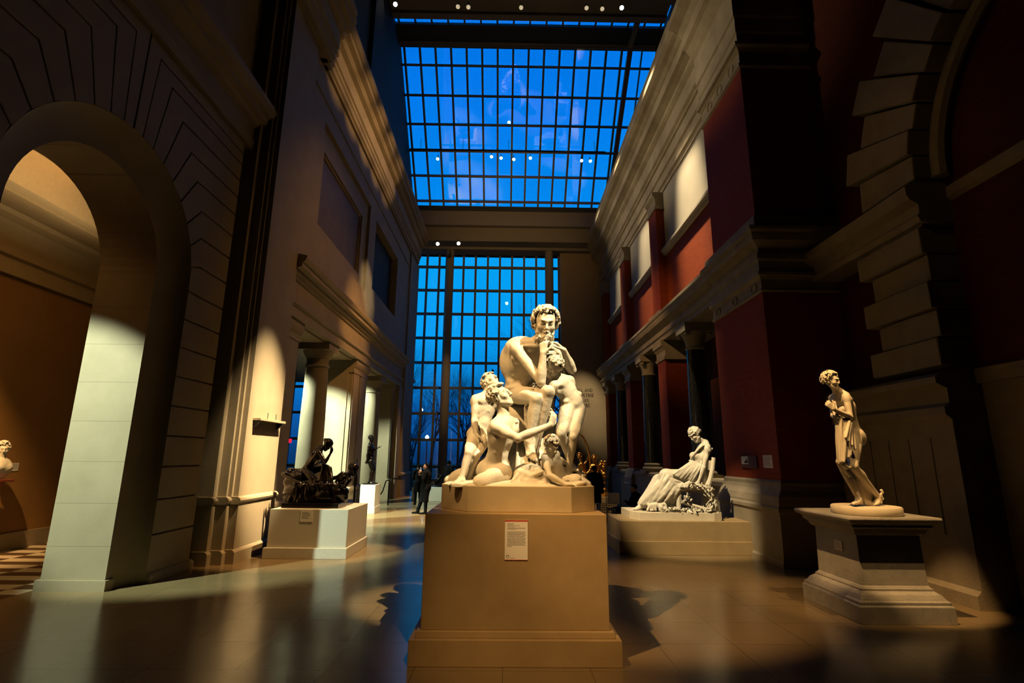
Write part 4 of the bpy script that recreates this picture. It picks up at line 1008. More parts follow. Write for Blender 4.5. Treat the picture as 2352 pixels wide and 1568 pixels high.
folds(V, [q(505,760,11.86), q(520,790,11.80)], [q(730,890,11.76), q(720,960,11.78)], 4, .028, .026, .02, .008, .0, 2, (0,-.05,-.02))
folds(V, [q(470,850,12.2), q(500,830,12.0)], [q(180,1180,12.2), q(250,1180,12.0)], 6, .034, .034, .02, .01, .0, 3, (-.05,-.05,.03))
folds(V, [q(900,600,11.94), q(1030,650,11.86)], [q(640,780,11.80), q(900,870,11.84)], 9, .026, .030, .02, .008, 0, 4, (0,-.05,.02))
folds(V, [q(1080,360,11.98), q(1010,380,12.05)], [q(905,520,11.98), q(880,590,12.05)], 5, .020, .02, .014, .005, 0, 5, (-.03,-.04,0))
folds(V, [q(1110,380,12.2), q(1180,420,12.2)], [q(1020,640,11.9), q(1040,640,12.1)], 4, .024, .022, .014, .005, 0, 6)
V.cap(q(870,590,12.0), q(1030,650,11.84), .024, .024, .012)
folds(V, [q(300,1200,11.86), q(520,1190,11.80)], [q(290,1275,11.84), q(560,1270,11.80)], 8, .03, .034, .014, .006, 0, 7)
folds(V, [q(720,930,11.74), q(860,890,11.74)], [q(700,960,11.74), q(830,950,11.72)], 5, .03, .028, .014, .006, 0, 8)
V.cut_below(BZ-.005); V.build('drapery', m_marble, sw)
cm = MB()
for y in (11.80, 12.5):
    cm.tube([q(1200,545,y), q(1185,700,y), q(1150,850,y), q(1120,930,y)], [.045,.045,.05,.06], 8)
    cm.tube([q(1120,930,y), q(1180,1080,y), q(1262,1310,y)], [.06,.05,.035], 8)
    a_, b_ = q(720,970,y), q(1100,960,y); cm.tube([a_, b_], .055, 8)
    p_ = q(715,960,y); cm.tube([p_, (p_[0]-.03, y, BZ)], [.06,.045], 8)
    cm.tube([q(700,1150,y), q(1010,1235,y), q(1200,1290,y)], .035, 8)
a_, b_ = q(1130,585,11.8), q(1185,720,11.8); cm.box(float(a_[0]), float(b_[0]), 11.8, 12.5, float(b_[2]), float(a_[2]))
a_, b_ = q(735,960,11.8), q(1110,1030,11.8); cm.box(float(a_[0]), float(b_[0]), 11.80, 12.55, float(b_[2]), float(a_[2]))
a_, b_ = q(1110,990,11.8), q(1275,1310,11.8); cm.prism([(float(q(1110,985,11.8)[0]), float(q(1110,985,11.8)[2])), (float(q(1278,1035,11.8)[0]), float(q(1278,1035,11.8)[2])), (float(q(1258,1310,11.8)[0]), BZ), (float(q(1090,1310,11.8)[0]), BZ)], 'y', 12.0, 12.06)
cm.build('chair', m_marble, sw, True)
V = Vol(q(480,1320,11.6)-[0,0,.05], q(1230,880,12.1)+[0,.1,.1], .009); rng = np.random.RandomState(8)
def leaf(V, p, d, L):
    d = nrm(d); n_ = nrm(rng.normal(size=3)); w_ = nrm(np.cross(d, n_)); V.ell(np.array(p)+d*L*.5, (L*.5, L*.22, L*.09), np.stack([d, w_, nrm(np.cross(d, w_))]), .006)
for i in range(170):
    a = rng.uniform(-2.0, 1.9); c0 = q(960,1125,11.72); R = (.33+.05*rng.randn()*.6)
    p = c0 + np.array([math.sin(a+PI/2)*R*1.0, rng.uniform(-.05,.06), math.cos(a+PI/2)*R*-1.0*.95]); leaf(V, p, [math.cos(a+PI/2)+rng.normal()*.5, rng.normal()*.5, math.sin(a+PI/2)+rng.normal()*.5], rng.uniform(.07,.12))
for i in range(80):
    p = q(rng.uniform(520,1150), rng.uniform(1262,1300), rng.uniform(11.70,11.80)); leaf(V, p, rng.normal(size=3)*[1,.6,.6]+[0,0,.3], rng.uniform(.08,.14))
for i in range(26):
    p = q(rng.uniform(760,880), rng.uniform(1060,1180), rng.uniform(11.72,11.8)); leaf(V, p, rng.normal(size=3)+[0,0,.5], rng.uniform(.06,.10))
V.cut_below(BZ-.01); V.build('wreath', m_marble, sw)

# ------------------------------------------------------------------ standing marble woman
def sct(prof, b, name, mat, parent):
    "square moulded pedestal: prof = (outset, z) round the rectangle b=(x0,x1,y0,y1)"
    mb = MB()
    for (o0, z0), (o1, z1) in zip(prof[:-1], prof[1:]):
        mb.frustum((b[0]-o0,b[1]+o0,b[2]-o0,b[3]+o0), (b[0]-o1,b[1]+o1,b[2]-o1,b[3]+o1), z0, z1)
    return mb.build(name, mat, parent, bevel=.004)
vp = thing('pedestal', 'veined grey marble pedestal with moulded top, under the standing marble woman', 'pedestal', (5.1, 7.5, 0))
fx, fy = [float(v) for v in atz(1981, 1435, 0)[:2]]
B_ = (fx+.17, fx+.17+.86, fy+.17, fy+.17+.95)
VZ = float(at(1955, 1187, fy+.05)[2])
SZ0, SZ1 = .40, VZ-.24
sct([(.17,0),(.17,.20),(.15,.22),(.15,.25),(.12,.27),(.09,.32),(.035,.36),(.035,.385),(.02,.39),(.0,.42)], B_, 'base', m_ped_marble, vp)
sct([(0,.42),(-.012,SZ1)], B_, 'shaft', m_ped_marble, vp)
sct([(-.01,SZ1),(.03,SZ1+.02),(.06,SZ1+.08),(.10,SZ1+.11),(.10,SZ1+.14),(.14,SZ1+.17),(.17,SZ1+.18),(.18,SZ1+.215),(.17,VZ)], B_, 'cap', m_ped_marble, vp)
vs_ = thing('marble_statue', 'white marble statue of a standing woman clutching drapery, on the veined pedestal', 'sculpture', (5.05, 7.5, VZ))
def sv(cx, cy, y): return at(1850+cx/4.354, 830+cy/4.354, y)
dc = sv(600,1440,7.42); dr = .42
MB().lathe([(dr-.01,0),(dr,.012),(dr,.095),(dr-.012,.11)], (float(dc[0]), 7.42, VZ), 48).build('base', m_marble2, vs_, True)
DZ = VZ+.11
Vn = J_(pel=sv(472,735,7.44), che=sv(392,470,7.40), nk=sv(322,305,7.36), hd=sv(262,195,7.28), sL=sv(408,350,7.22), eL=sv(448,555,7.16), wL=sv(280,475,7.06), sR=sv(268,365,7.52), eR=sv(280,540,7.46), wR=sv(372,575,7.22),
        hL=sv(484,785,7.36), kL=sv(478,1045,7.20), aL=sv(722,1345,7.40), hR=sv(412,790,7.52), kR=sv(392,1085,7.36), aR=sv(530,1368,7.30))
figure(Vn, 1.0, 'figure', m_marble2, vs_, .0075, 'f', face=((.50,-.85,-.10),(-.12,-.1,1)), hairst='curls', seed=31, k=.03, lean=1.14, hs=1.02,
       hands=(('L',(-.45,.15,.6),(.5,.7,.1),-1,.75), ('R',(.9,-.2,.1),(0,.6,-.7),1,.7)), feet=(('R',(-.9,-.42,-.06),(0,0,1),1), ('L',(-.62,-.35,-.5),(-.3,-.1,.9),-1)), label='standing woman')
V = Vol(sv(200,1460,7.0)-[.05,.05,.05], sv(860,480,7.8)+.05, .0075)
folds(V, [sv(285,540,7.14), sv(360,560,7.10), sv(455,590,7.18)], [sv(338,1010,7.20), sv(370,1000,7.08), sv(455,930,7.12)], 14, .016, .017, .007, .008, 0, 1)
folds(V, [sv(440,600,7.12), sv(465,640,7.16)], [sv(400,760,7.06), sv(500,870,7.14)], 4, .018, .018, .010, .004, 0, 2)
V.chain([sv(330,1000,7.22), sv(372,1080,7.26), sv(400,1150,7.27)], [.035,.04,.03], .02); V.chain([sv(390,1010,7.14), sv(400,1080,7.2), sv(440,1140,7.2)], [.025,.03,.022], .02); V.chain([sv(350,1020,7.16), sv(430,1060,7.14), sv(480,1050,7.2)], [.02,.024,.02], .02)
folds(V, [sv(470,1060,7.36), sv(500,1080,7.42)], [sv(600,1425,7.36), sv(700,1420,7.46)], 6, .022, .030, .010, .005, .03, 4)
folds(V, [sv(275,370,7.22), sv(290,400,7.18)], [sv(290,540,7.14), sv(320,560,7.10)], 3, .018, .018, .010, .004, 0, 5)
for i in range(7): V.sph(sv(760+10*math.sin(i*2), 1290+20*i, 7.5), .02, .01)
V.cut_below(DZ-.005); V.build('drapery', m_marble2, vs_)
def side_card(name, label, x, y0, y1, z0, z1, sgn, seed, red=False):
    "card on a face that looks along -x (sgn=-1) or +x"
    t = thing(name, label, 'label', (x, (y0+y1)/2, z0))
    MB().box(min(x, x+sgn*.006), max(x, x+sgn*.006), y0, y1, z0, z1).build('card', m_card, t)
    ink = MB(); rng = np.random.RandomState(seed)
    for i in range(7):
        z = z1-(.16+.1*i)*(z1-z0); yy = y1-.1*(y1-y0); e = y0+rng.uniform(.1,.35)*(y1-y0)
        while yy > e:
            w_ = rng.uniform(.04,.09)*(y1-y0); ink.box(min(x+sgn*.0055, x+sgn*.0068), max(x+sgn*.0055, x+sgn*.0068), yy-w_, yy, z-.012*(z1-z0), z+.012*(z1-z0)); yy -= w_+.02*(y1-y0)
    ink.build('text_lines', m_ink, t); return t
def onx(u, v, x):
    r = ROT @ _rc(u, v); return EYE + r*(x/r[0])
a, b = onx(1915,1238,B_[0]), onx(1936,1266,B_[0])
side_card('info_card', 'small card on the side of the veined marble pedestal', B_[0]+.004, float(b[1]), float(a[1]), float(b[2])-.0, float(a[2]), -1, 4)

# ------------------------------------------------------------------ black bronze group on the white pedestal
wz = float(at(612, 1168, 10.95)[2])
wp = thing('pedestal', 'white painted box pedestal under the large black bronze group', 'pedestal', (-3.9, 11.6, 0))
wx1 = float(atz(796, 1283, 0)[0]); wx0 = -4.73
MB().box(wx0+.05, wx1-.03, 10.9, 12.4, .19, wz).build('body', m_white_ped, wp, bevel=.006); MB().box(wx0, wx1, 10.85, 12.45, 0, .20).build('base', m_white_ped, wp, bevel=.006)
a, b = at(691,1172,10.9), at(718,1198,10.9)
info_card('info_card', 'small card on the front of the white pedestal below the black bronze group', float(a[0]), float(b[0]), float(b[2]), float(a[2]), 10.9, 7, False)
bg_ = thing('bronze_statue_group', 'large black bronze group of a bowed nude and a reclining figure over waves', 'sculpture', (-3.9, 11.6, wz))
def qb_(cx, cy, y): return at(630+cx/7.126, 980+cy/7.126, y)
sx0, sx1 = float(qb_(105,1350,11.1)[0]), float(qb_(1040,1350,11.1)[0]); BZ2 = float(qb_(600,1250,11.1)[2])
MB().box(sx0, sx1, 11.1, 12.2, wz, BZ2).build('base', m_bronze, bg_, bevel=.008)
An = J_(pel=qb_(525,715,11.6), che=qb_(655,470,11.58), nk=qb_(775,345,11.58), hd=qb_(868,300,11.55), sR=qb_(728,405,11.40), eR=qb_(838,575,11.33), wR=qb_(925,425,11.40), sL=qb_(710,385,11.76), eL=qb_(800,570,11.76), wL=qb_(735,590,11.56),
        hR=qb_(530,745,11.47), kR=qb_(700,890,11.30), aR=qb_(470,905,11.38), hL=qb_(540,745,11.72), kL=qb_(850,660,11.72), aL=qb_(850,900,11.7))
figure(An, .98, 'figure', m_bronze, bg_, .0095, 'f', face=((.62,-.25,-.72),(.68,-.1,.65)), hairst='waves', seed=41, k=.03, hands=(('R',(.1,.1,1),(-.8,.4,0),-1,.6), ('L',(-.2,-.9,-.3),(0,0,-1),-1,.4)), label='bowed woman')
Dn = J_(pel=qb_(985,1000,11.55), che=qb_(1125,850,11.52), nk=qb_(1215,790,11.5), hd=qb_(1300,705,11.46), sR=qb_(1225,865,11.36), eR=qb_(1140,985,11.26), wR=qb_(1000,945,11.28), sL=qb_(1120,775,11.72), eL=qb_(1010,830,11.78), wL=qb_(905,850,11.72),
        hR=qb_(985,1050,11.46), kR=qb_(800,1130,11.32), aR=qb_(960,1190,11.4), hL=qb_(960,1000,11.7), kL=qb_(760,1000,11.7), aL=qb_(700,1150,11.7))
figure(Dn, .98, 'figure', m_bronze, bg_, .0095, 'm', face=((.72,-.35,-.35),(.35,-.1,.9)), hairst='curls', seed=43, hands=(('R',(-1,-.1,.1),(0,.3,-1),1,.4), ('L',(-1,0,-.1),(0,0,-1),-1,.4)), label='reclining figure')
V = Vol(qb_(110,1270,11.1)-[.5,.15,.1], qb_(1250,560,12.1)+.45, .011); rng = np.random.RandomState(12)
for (a, b, y, r) in ((640,1090,11.6,.30),(450,1060,11.6,.30),(820,1080,11.6,.26),(960,1110,11.6,.24),(1060,1060,11.55,.16),(700,1180,11.5,.24),(380,1150,11.6,.22),(300,900,11.6,.15),(420,820,11.6,.2),(1080,1180,11.6,.12)):
    V.ell(qb_(a,b,y), (r*1.25, r*1.2, r*.8), k=.08)
V.chain([qb_(140,785,11.35), qb_(420,920,11.25)], [.028,.035], .01); V.chain([qb_(140,770,11.7), qb_(420,900,11.6)], [.028,.035], .03); V.chain([qb_(150,770,11.8), qb_(400,860,11.75)], [.05,.09], .04)
for i in range(40):
    p = qb_(rng.uniform(170,430), rng.uniform(690,800)+0, rng.uniform(11.4,11.8)); V.sph(p, rng.uniform(.022,.045), .02)
for i in range(26):                                                     # curling wave crest
    t = i/25; c0 = qb_(330+t*700, 925+14*math.sin(i*1.9), 11.28+.04*math.sin(i)); V.chain([c0, c0+[.02,-.05,-.03], c0+[.03,-.02,-.07]], [.032,.026,.016], .012)
folds(V, [qb_(330,950,11.3), qb_(900,950,11.26)], [qb_(250,1225,11.28), qb_(1000,1225,11.26)], 17, .035, .04, .02, .012, 0, 14)
folds(V, [qb_(800,610,11.5), qb_(920,680,11.5)], [qb_(760,900,11.36), qb_(940,890,11.4)], 8, .035, .035, .02, .008, 0, 15)
folds(V, [qb_(480,700,11.42), qb_(560,780,11.36)], [qb_(620,930,11.28), qb_(740,930,11.28)], 5, .03, .03, .02, .008, 0, 16)
V.ell(qb_(830,1130,11.28), (.19,.10,.13), k=.03)
V.cut_below(BZ2-.01); V.build('waves', m_bronze, bg_)

# ------------------------------------------------------------------ standing bronze youth on its white pedestal
bz = float(at(840, 1113, 18.9)[2])
w2p = thing('pedestal', 'slim white pedestal under the standing bronze youth', 'pedestal', (-4.5, 19.2, 0))
ax0, ax1 = float(at(827,1130,18.9)[0]), float(at(861.5,1130,18.9)[0])
MB().box(ax0, ax1, 18.9, 19.7, .22, bz).build('body', m_white_ped, w2p, bevel=.005); MB().box(ax0-.02, ax1+.02, 18.88, 19.72, 0, .23).build('base', m_white_ped, w2p, bevel=.005)
yb_ = thing('bronze_statue', 'dark bronze standing nude youth holding out one hand, on the slim white pedestal', 'sculpture', (-4.5, 19.2, bz))
YY = J_(pel=qb_(1575,540,19.2), che=qb_(1580,370,19.2), nk=qb_(1578,275,19.2), hd=qb_(1588,192,19.2), sR=qb_(1560,305,19.02), eR=qb_(1530,440,18.98), wR=qb_(1520,545,19.0), sL=qb_(1595,305,19.4), eL=qb_(1640,385,19.42), wL=qb_(1690,345,19.36),
        hR=qb_(1575,570,19.1), kR=qb_(1605,715,19.08), aR=qb_(1560,890,19.12), hL=qb_(1580,570,19.3), kL=qb_(1625,705,19.3), aL=qb_(1585,880,19.3))
figure(YY, 1.02, 'figure', m_bronze, yb_, .012, 'm', face=((1,-.15,-.1),(.1,0,1)), hairst='cap', seed=51, hands=(('R',(-.3,0,-1),(0,.8,.0),1,.4), ('L',(1,0,.35),(0,-.3,1),-1,.3)), feet=(('R',(1,-.2,0),(0,0,1),1), ('L',(1,.2,0),(0,0,1),-1)))
MB().box(ax0+.05, ax1-.05, 18.98, 19.5, bz, bz+.045).build('base', m_bronze, yb_, bevel=.004)

# ------------------------------------------------------------------ gilded group far behind
gz = .55
gp_ = thing('pedestal', 'low dark stone block under the gilded group', 'pedestal', (3.3, 20.5, 0)); MB().box(2.75, 4.15, 19.9, 21.3, 0, gz).build('body', m_grey_pl, gp_, bevel=.01)
gg = thing('gilded_statue_group', 'gilded bronze figures with a long arching rod, behind the marble group', 'sculpture', (3.3, 20.5, gz))
def qg(cx, cy, y): return at(1320+cx/7.125, 980+cy/7.125, y)
G1 = J_(pel=qg(330,850,20.4), che=qg(330,700,20.4), nk=qg(325,600,20.4), hd=qg(318,520,20.38), sR=qg(280,630,20.4), eR=qg(240,720,20.3), wR=qg(200,760,20.2), sL=qg(390,630,20.5), eL=qg(440,740,20.5), wL=qg(470,860,20.4), hR=qg(300,880,20.4), kR=qg(220,960,20.2), aR=qg(200,1080,20.3), hL=qg(370,880,20.5), kL=qg(440,980,20.3), aL=qg(430,1100,20.4))
figure(G1, 1.05, 'figure', m_gold, gg, .016, 'm', face=((-.3,-.9,.1),(0,0,1)), hairst='curls', seed=61)
G2 = J_(pel=qg(180,820,20.7), che=qg(140,700,20.7), nk=qg(110,590,20.7), hd=qg(75,480,20.7), sR=qg(80,620,20.6), eR=qg(40,700,20.6), wR=qg(60,780,20.5), sL=qg(160,610,20.8), eL=qg(200,560,20.8), wL=qg(220,480,20.7), hR=qg(160,850,20.6), kR=qg(150,960,20.4), aR=qg(200,1080,20.5), hL=qg(210,850,20.8), kL=qg(260,960,20.6), aL=qg(250,1080,20.7))
figure(G2, 1.0, 'figure', m_gold, gg, .016, 'm', face=((-.5,-.8,.2),(0,0,1)), hairst='curls', seed=63)
V = Vol(qg(60,1260,20.0)-[.1,.2,.2], qg(560,560,21.0)+.2, .018); rng = np.random.RandomState(6)
for i in range(70):
    p = qg(rng.uniform(110,500), rng.uniform(760,1150), rng.uniform(20.3,20.8)); r = rng.uniform(.07,.15); V.ell(p, (r, r, r*.8), k=.05)
for i in range(24):
    p = qg(rng.uniform(400,500), rng.uniform(560,800), rng.uniform(20.4,20.7)); V.sph(p, rng.uniform(.05,.08), .03)
V.ell((3.4,20.6,gz+.1), (.6,.5,.3), k=.1)
V.cut_below(gz); V.build('rocks', m_gold, gg)
MB().tube([qg(-40,60,20.5), qg(55,95,20.5), qg(140,170,20.5), qg(205,310,20.5), qg(235,450,20.5), qg(255,640,20.4)], [.02,.03,.035,.04,.04,.045], 8).build('rod', m_gold, gg, True)

# ------------------------------------------------------------------ bust in the side gallery
bp_ = onx(0, 1060, -10.0)
bt = thing('marble_bust', 'white marble bust on a bracket at the left edge, seen through the arch', 'bust', tuple(map(float, bp_-[0,0,.35])))
c0 = bp_ + np.array([0,0,.24])
V = Vol(bp_-.6, bp_+.6, .011); V.ell(bp_-[0,0,.12], (.14,.25,.22), k=.05); V.cap(bp_, c0-[0,0,.08], .075, .07, .04); V.ell(bp_-[-.06,-.1,.12], (.09,.1,.09), k=.04); V.ell(bp_-[-.06,.1,.12], (.09,.1,.09), k=.04)
V.cap(bp_-[0,0,.24], bp_-[0,0,.2], .10, .07, .03); head(V, c0, (.75,-.5,-.1), (0,0,1), 1.15); V.build('figure', m_marble, bt)
HV_ = Vol(c0-.3, c0+.3, .009); hair(HV_, c0, (.75,-.5,-.1), (0,0,1), 1.15, 71, 'curls'); HV_.build('hair', m_marble, bt)
br_ = thing('wall_bracket', 'red brown bracket carrying the marble bust on the ochre wall', 'bracket', (-10.2, float(bp_[1]), float(bp_[2]-.8)))
zb = float(bp_[2]-.34); yb0 = float(bp_[1]); m_rb = plain('red_brown_wood', (.24, .06, .03), rough=.5)
MB().box(-10.35, -9.82, yb0-.2, yb0+.2, zb-.05, zb).build('shelf', m_rb, br_, bevel=.006); MB().prism([(-10.35,zb-.05),(-9.9,zb-.05),(-10.0,zb-.18),(-10.2,zb-.40),(-10.35,zb-.55)], 'y', yb0-.12, yb0+.12).build('support', m_rb, br_)
a, b = onx(18,1063,-10.35), onx(40,1081,-10.35)
side_card('info_card', 'small card on the ochre gallery wall beside the marble bust', -10.349, float(min(a[1], b[1])), float(max(a[1], b[1])), float(b[2]), float(a[2]), 1, 9)
# ------------------------------------------------------------------ visitors
def coat(V, J, s, hem, flare=.16):
    "clothing volume over a figure: torso, sleeves and a skirt down to the height hem"
    up = nrm(J['che']-J['pel'])
    V.ell(J['che'], np.array([.20,.17,.22])*s, k=.05*s); V.ell((J['che']+J['pel'])/2, np.array([.17,.16,.22])*s, k=.06*s); V.ell(J['pel'], np.array([.19,.17,.18])*s, k=.05*s)
    for S in 'LR':
        V.cap(J['s'+S], J['nk'], .075*s, .08*s, .03*s); V.chain([J['s'+S], J['e'+S], J['w'+S]], [.078*s,.062*s,.048*s], .03*s)
    c = (J['kL']+J['kR'])/2; b = J['pel']*1; d = c-b
    t = min(1.4, (b[2]-hem)/max(1e-3, b[2]-c[2])); e = b+d*t
    V.cap(b, e, .17*s, flare*s, .05*s)
    for S in 'LR': V.chain([J['h'+S], J['h'+S]+(J['k'+S]-J['h'+S])*min(1, t)], [.12*s,.10*s], .04*s)
def person(J, s, name_label, face, hem, coatmat, hairmat, seed, legs=None, hands=(), feet=(), sex='f', h=.013, hairst='cap', loc=None):
    t = thing('person', name_label, 'person', tuple(map(float, loc)))
    o = figure(J, s, 'body', m_skin, t, h, sex, face=face, hairst=hairst, seed=seed, hands=hands, feet=(), hair_mat=hairmat)
    P = np.array(list(J.values())); V = Vol(P.min(0)-.3, P.max(0)+.3, h); coat(V, J, s, hem); V.F = np.where(True, V.F, V.F)
    zz = V.lo[2]+V.h*np.arange(V.n[2]); V.F = np.maximum(V.F, (hem-zz)[None,None,:].astype(np.float32)); V.build('coat', coatmat, t)
    V = Vol(P.min(0)-.3, P.max(0)+.3, h)
    for S in 'LR': V.chain([J['h'+S], J['k'+S], J['a'+S]], [.098*s,.072*s,.055*s], .03*s)
    V.build('trousers', coatmat, t)
    for S, d in feet:
        V = Vol(J['a'+S]-.35, J['a'+S]+.35, .010); d_ = nrm(d); a = J['a'+S]
        V.cap(a+[0,0,.10], a, .055*s, .048*s, .02); V.chain([a-d_*.03+[0,0,-.04], a+d_*.08+[0,0,-.055], a+d_*.19+[0,0,-.06]], [.045*s,.042*s,.028*s], .02); V.cap(a-d_*.04+[0,0,-.03], a-d_*.04+[0,0,-.085], .03*s, .02*s, .01)
        V.cut_below(0.0) if a[2] < .4 else None
        V.build('shoe', m_black, t)
    return t
def qp(cx, cy, y): return at(880+cx/4.9, 880+cy/4.9, y)
yP = 19.0; fz = .09
W1 = J_(pel=qp(480,1170,yP), che=qp(485,1040,yP), nk=qp(490,985,yP), hd=qp(483,938,yP), sL=qp(478,1010,yP-.16), eL=qp(455,1080,yP-.24), wL=qp(428,1010,yP-.16), sR=qp(498,1010,yP+.18), eR=qp(470,1080,yP+.22), wR=qp(432,1030,yP+.1),
        hL=qp(475,1195,yP-.09), kL=qp(480,1320,yP-.10), aL=qp(475,1443,yP-.1), hR=qp(480,1195,yP+.09), kR=qp(425,1330,yP+.08), aR=qp(388,1440,yP+.08))
for k_ in ('aL','aR'): W1[k_][2] = fz
p1 = person(W1, .98, 'person in a long black coat and heeled boots holding up a phone, walking', ((-1,-.25,0),(0,0,1)), float(qp(480,1335,yP)[2]), m_black, m_black, 81,
       hands=(('L',(-.3,0,1),(-.4,.6,0),1,.6), ('R',(-.6,0,.6),(0,-1,0),-1,.6)), feet=(('L',(-1,-.2,0)), ('R',(-1,.1,0))), loc=(float(W1['pel'][0]), yP, 0))
pc = W1['wL']+np.array([-.03,.02,.13]); ph = thing('mobile_phone', 'phone with a lit screen held up by the walking person', 'phone', tuple(map(float, pc)))
MB().box(pc[0]-.006, pc[0]+.006, pc[1]-.038, pc[1]+.038, pc[2]-.075, pc[2]+.075).build('phone_body', m_lamp, ph, bevel=.003)
MB().box(pc[0]+.0062, pc[0]+.0075, pc[1]-.034, pc[1]+.034, pc[2]-.066, pc[2]+.066).build('screen', emit('phone_screen', (.8, .9, 1), 1.2), ph)
def standing(cx_px, y, facing, label, s, seed, arms=None):
    b = atz(cx_px, 1200, 0); x = float(at(cx_px, 1100, y)[0]); f = nrm(np.array([facing[0], facing[1], 0])); r = np.array([f[1], -f[0], 0.]); o = np.array([x, y, 0.])
    P = lambda a, b_, z: o+(r*a+f*b_)*s+np.array([0,0,z*s])
    J = dict(pel=P(0,0,.98), che=P(0,.01,1.28), nk=P(0,0,1.48), hd=P(0,.02,1.62), sR=P(.19,0,1.43), eR=P(.25,0,1.15), wR=P(.22,.10,.92), sL=P(-.19,0,1.43), eL=P(-.24,.02,1.15), wL=P(-.14,.26,1.12), hR=P(.09,0,.94), kR=P(.10,.03,.50), aR=P(.11,0,.09), hL=P(-.09,0,.94), kL=P(-.10,.03,.50), aL=P(-.11,0,.09))
    return person(J, s, label, (tuple(f), (0,0,1)), .55*s, m_black, m_black, seed, feet=(('R',f), ('L',f)), loc=(x, y, 0), h=.016)
standing(1030, 24.0, (.6, .8), 'person in dark clothes facing the end glazing, left of the marble group', 1.02, 83)
standing(1366, 17.5, (.5, .85), 'person in dark clothes standing before the gilded group', .98, 85)
standing(961, 22.4, (-.4, .9), 'person in dark clothes half hidden behind the walking person', .93, 87)
# seated person by the wall
ys = 15.4; o = at(1460, 1140, ys); o = np.array([float(o[0]), ys, 0]); hz_ = float(at(1457, 1119, ys)[2])
dz = hz_-1.12
P = lambda a, b_, z: o+np.array([a, b_, z+dz])
SJ = J_(pel=P(.05,0,.42), che=P(.0,0,.74), nk=P(-.03,0,.95), hd=P(-.06,-.02,1.09), sL=P(.02,-.19,.90), eL=P(-.08,-.26,.64), wL=P(-.28,-.12,.70), sR=P(.0,.19,.90), eR=P(-.1,.24,.64), wR=P(-.28,.10,.72), hL=P(.04,-.10,.40), kL=P(-.40,-.13,.44), aL=P(-.38,-.13,.09-dz), hR=P(.04,.10,.40), kR=P(-.40,.13,.44), aR=P(-.38,.13,.09-dz))
person(SJ, .95, 'person in black with dark hair sitting low beside the right wall', ((-1,-.1,-.15),(0,0,1)), .36+dz, m_black, m_black, 89, feet=(('L',(-1,0,0)), ('R',(-1,0,0))), loc=(o[0], ys, 0), hands=(('L',(-1,.3,0),(0,0,-1),1,.5), ('R',(-1,-.3,0),(0,0,-1),-1,.5)))
sz_ = .42+dz-.17
stl = thing('stool', 'black folding stool under the seated person', 'stool', (o[0]+.05, ys, 0))
MB().box(o[0]-.14, o[0]+.24, ys-.19, ys+.19, sz_-.06, sz_-.02).build('seat', m_black, stl, bevel=.01)
for e in (-1, 1):
    for (a_, b_) in ((-.12,.22),(.22,-.12)): MB().tube([(o[0]+a_, ys+e*.17, 0), (o[0]+b_, ys+e*.17, sz_-.06)], .012, 6).build('leg', m_lamp, stl, True)
# folding chair with a cream back, and a wire stand
m_wire = plain('black_wire', (.015,.015,.015), rough=.4, metal=.6)
cx_ = float(at(1409, 1150, 15.0)[0]); zt, zb_ = float(at(1409,1131,15.0)[2]), float(at(1409,1157,15.0)[2])
fc = thing('folding_chair', 'black framed folding chair with a cream back panel behind the low pedestal', 'chair', (cx_, 15.0, 0))
MB().box(cx_-.17, cx_+.17, 15.0, 15.025, zb_, zt).build('backrest', m_card, fc, bevel=.006); MB().box(cx_-.2, cx_+.2, 14.68, 15.02, zb_-.14, zb_-.11).build('seat', m_black, fc, bevel=.006)
for e in (-1, 1):
    MB().tube([(cx_+e*.2, 15.03, zt+.03), (cx_+e*.2, 15.0, zb_-.12), (cx_+e*.2, 14.66, 0)], .012, 6).build('leg', m_wire, fc, True); MB().tube([(cx_+e*.22, 14.68, zb_-.12), (cx_+e*.22, 15.1, 0)], .012, 6).build('leg', m_wire, fc, True)
wx_ = float(at(1392, 1170, 14.4)[0]); wt = float(at(1392,1157,14.4)[2])
wsn = thing('wire_rack', 'white and black wire rack beside the cream backed chair', 'rack', (wx_, 14.4, 0)); wm = MB(); wm2 = MB()
for i in range(6):
    z = wt-.06*i; wm.tube([(wx_-.2,14.2,z),(wx_+.22,14.2,z),(wx_+.22,14.6,z),(wx_-.2,14.6,z),(wx_-.2,14.2,z)], .008, 5)
for i in range(8):
    x = wx_-.2+.06*i; wm2.tube([(x,14.2,wt+.02),(x+.03,14.2,0)], .007, 5)
wm.build('shelf_wires', m_white_ped, wsn, True); wm2.build('uprights', m_wire, wsn, True)
bag = thing('backpack', 'black bag lying by the seated person', 'bag', (o[0]-.5, ys-.6, 0))
V = Vol((o[0]-.9, ys-.95, -.05), (o[0]+.1, ys-.25, .7), .014); V.ell((o[0]-.30, ys-.6, .2), (.19,.18,.22), k=.05); V.ell((o[0]-.2, ys-.7, .17), (.17,.16,.15), k=.05); V.cut_below(.0); V.build('bag_body', m_black, bag)
MB().tube([(o[0]-.38, ys-.6, .39), (o[0]-.3, ys-.62, .48), (o[0]-.22, ys-.6, .39)], .014, 6).build('strap', m_black, bag, True)
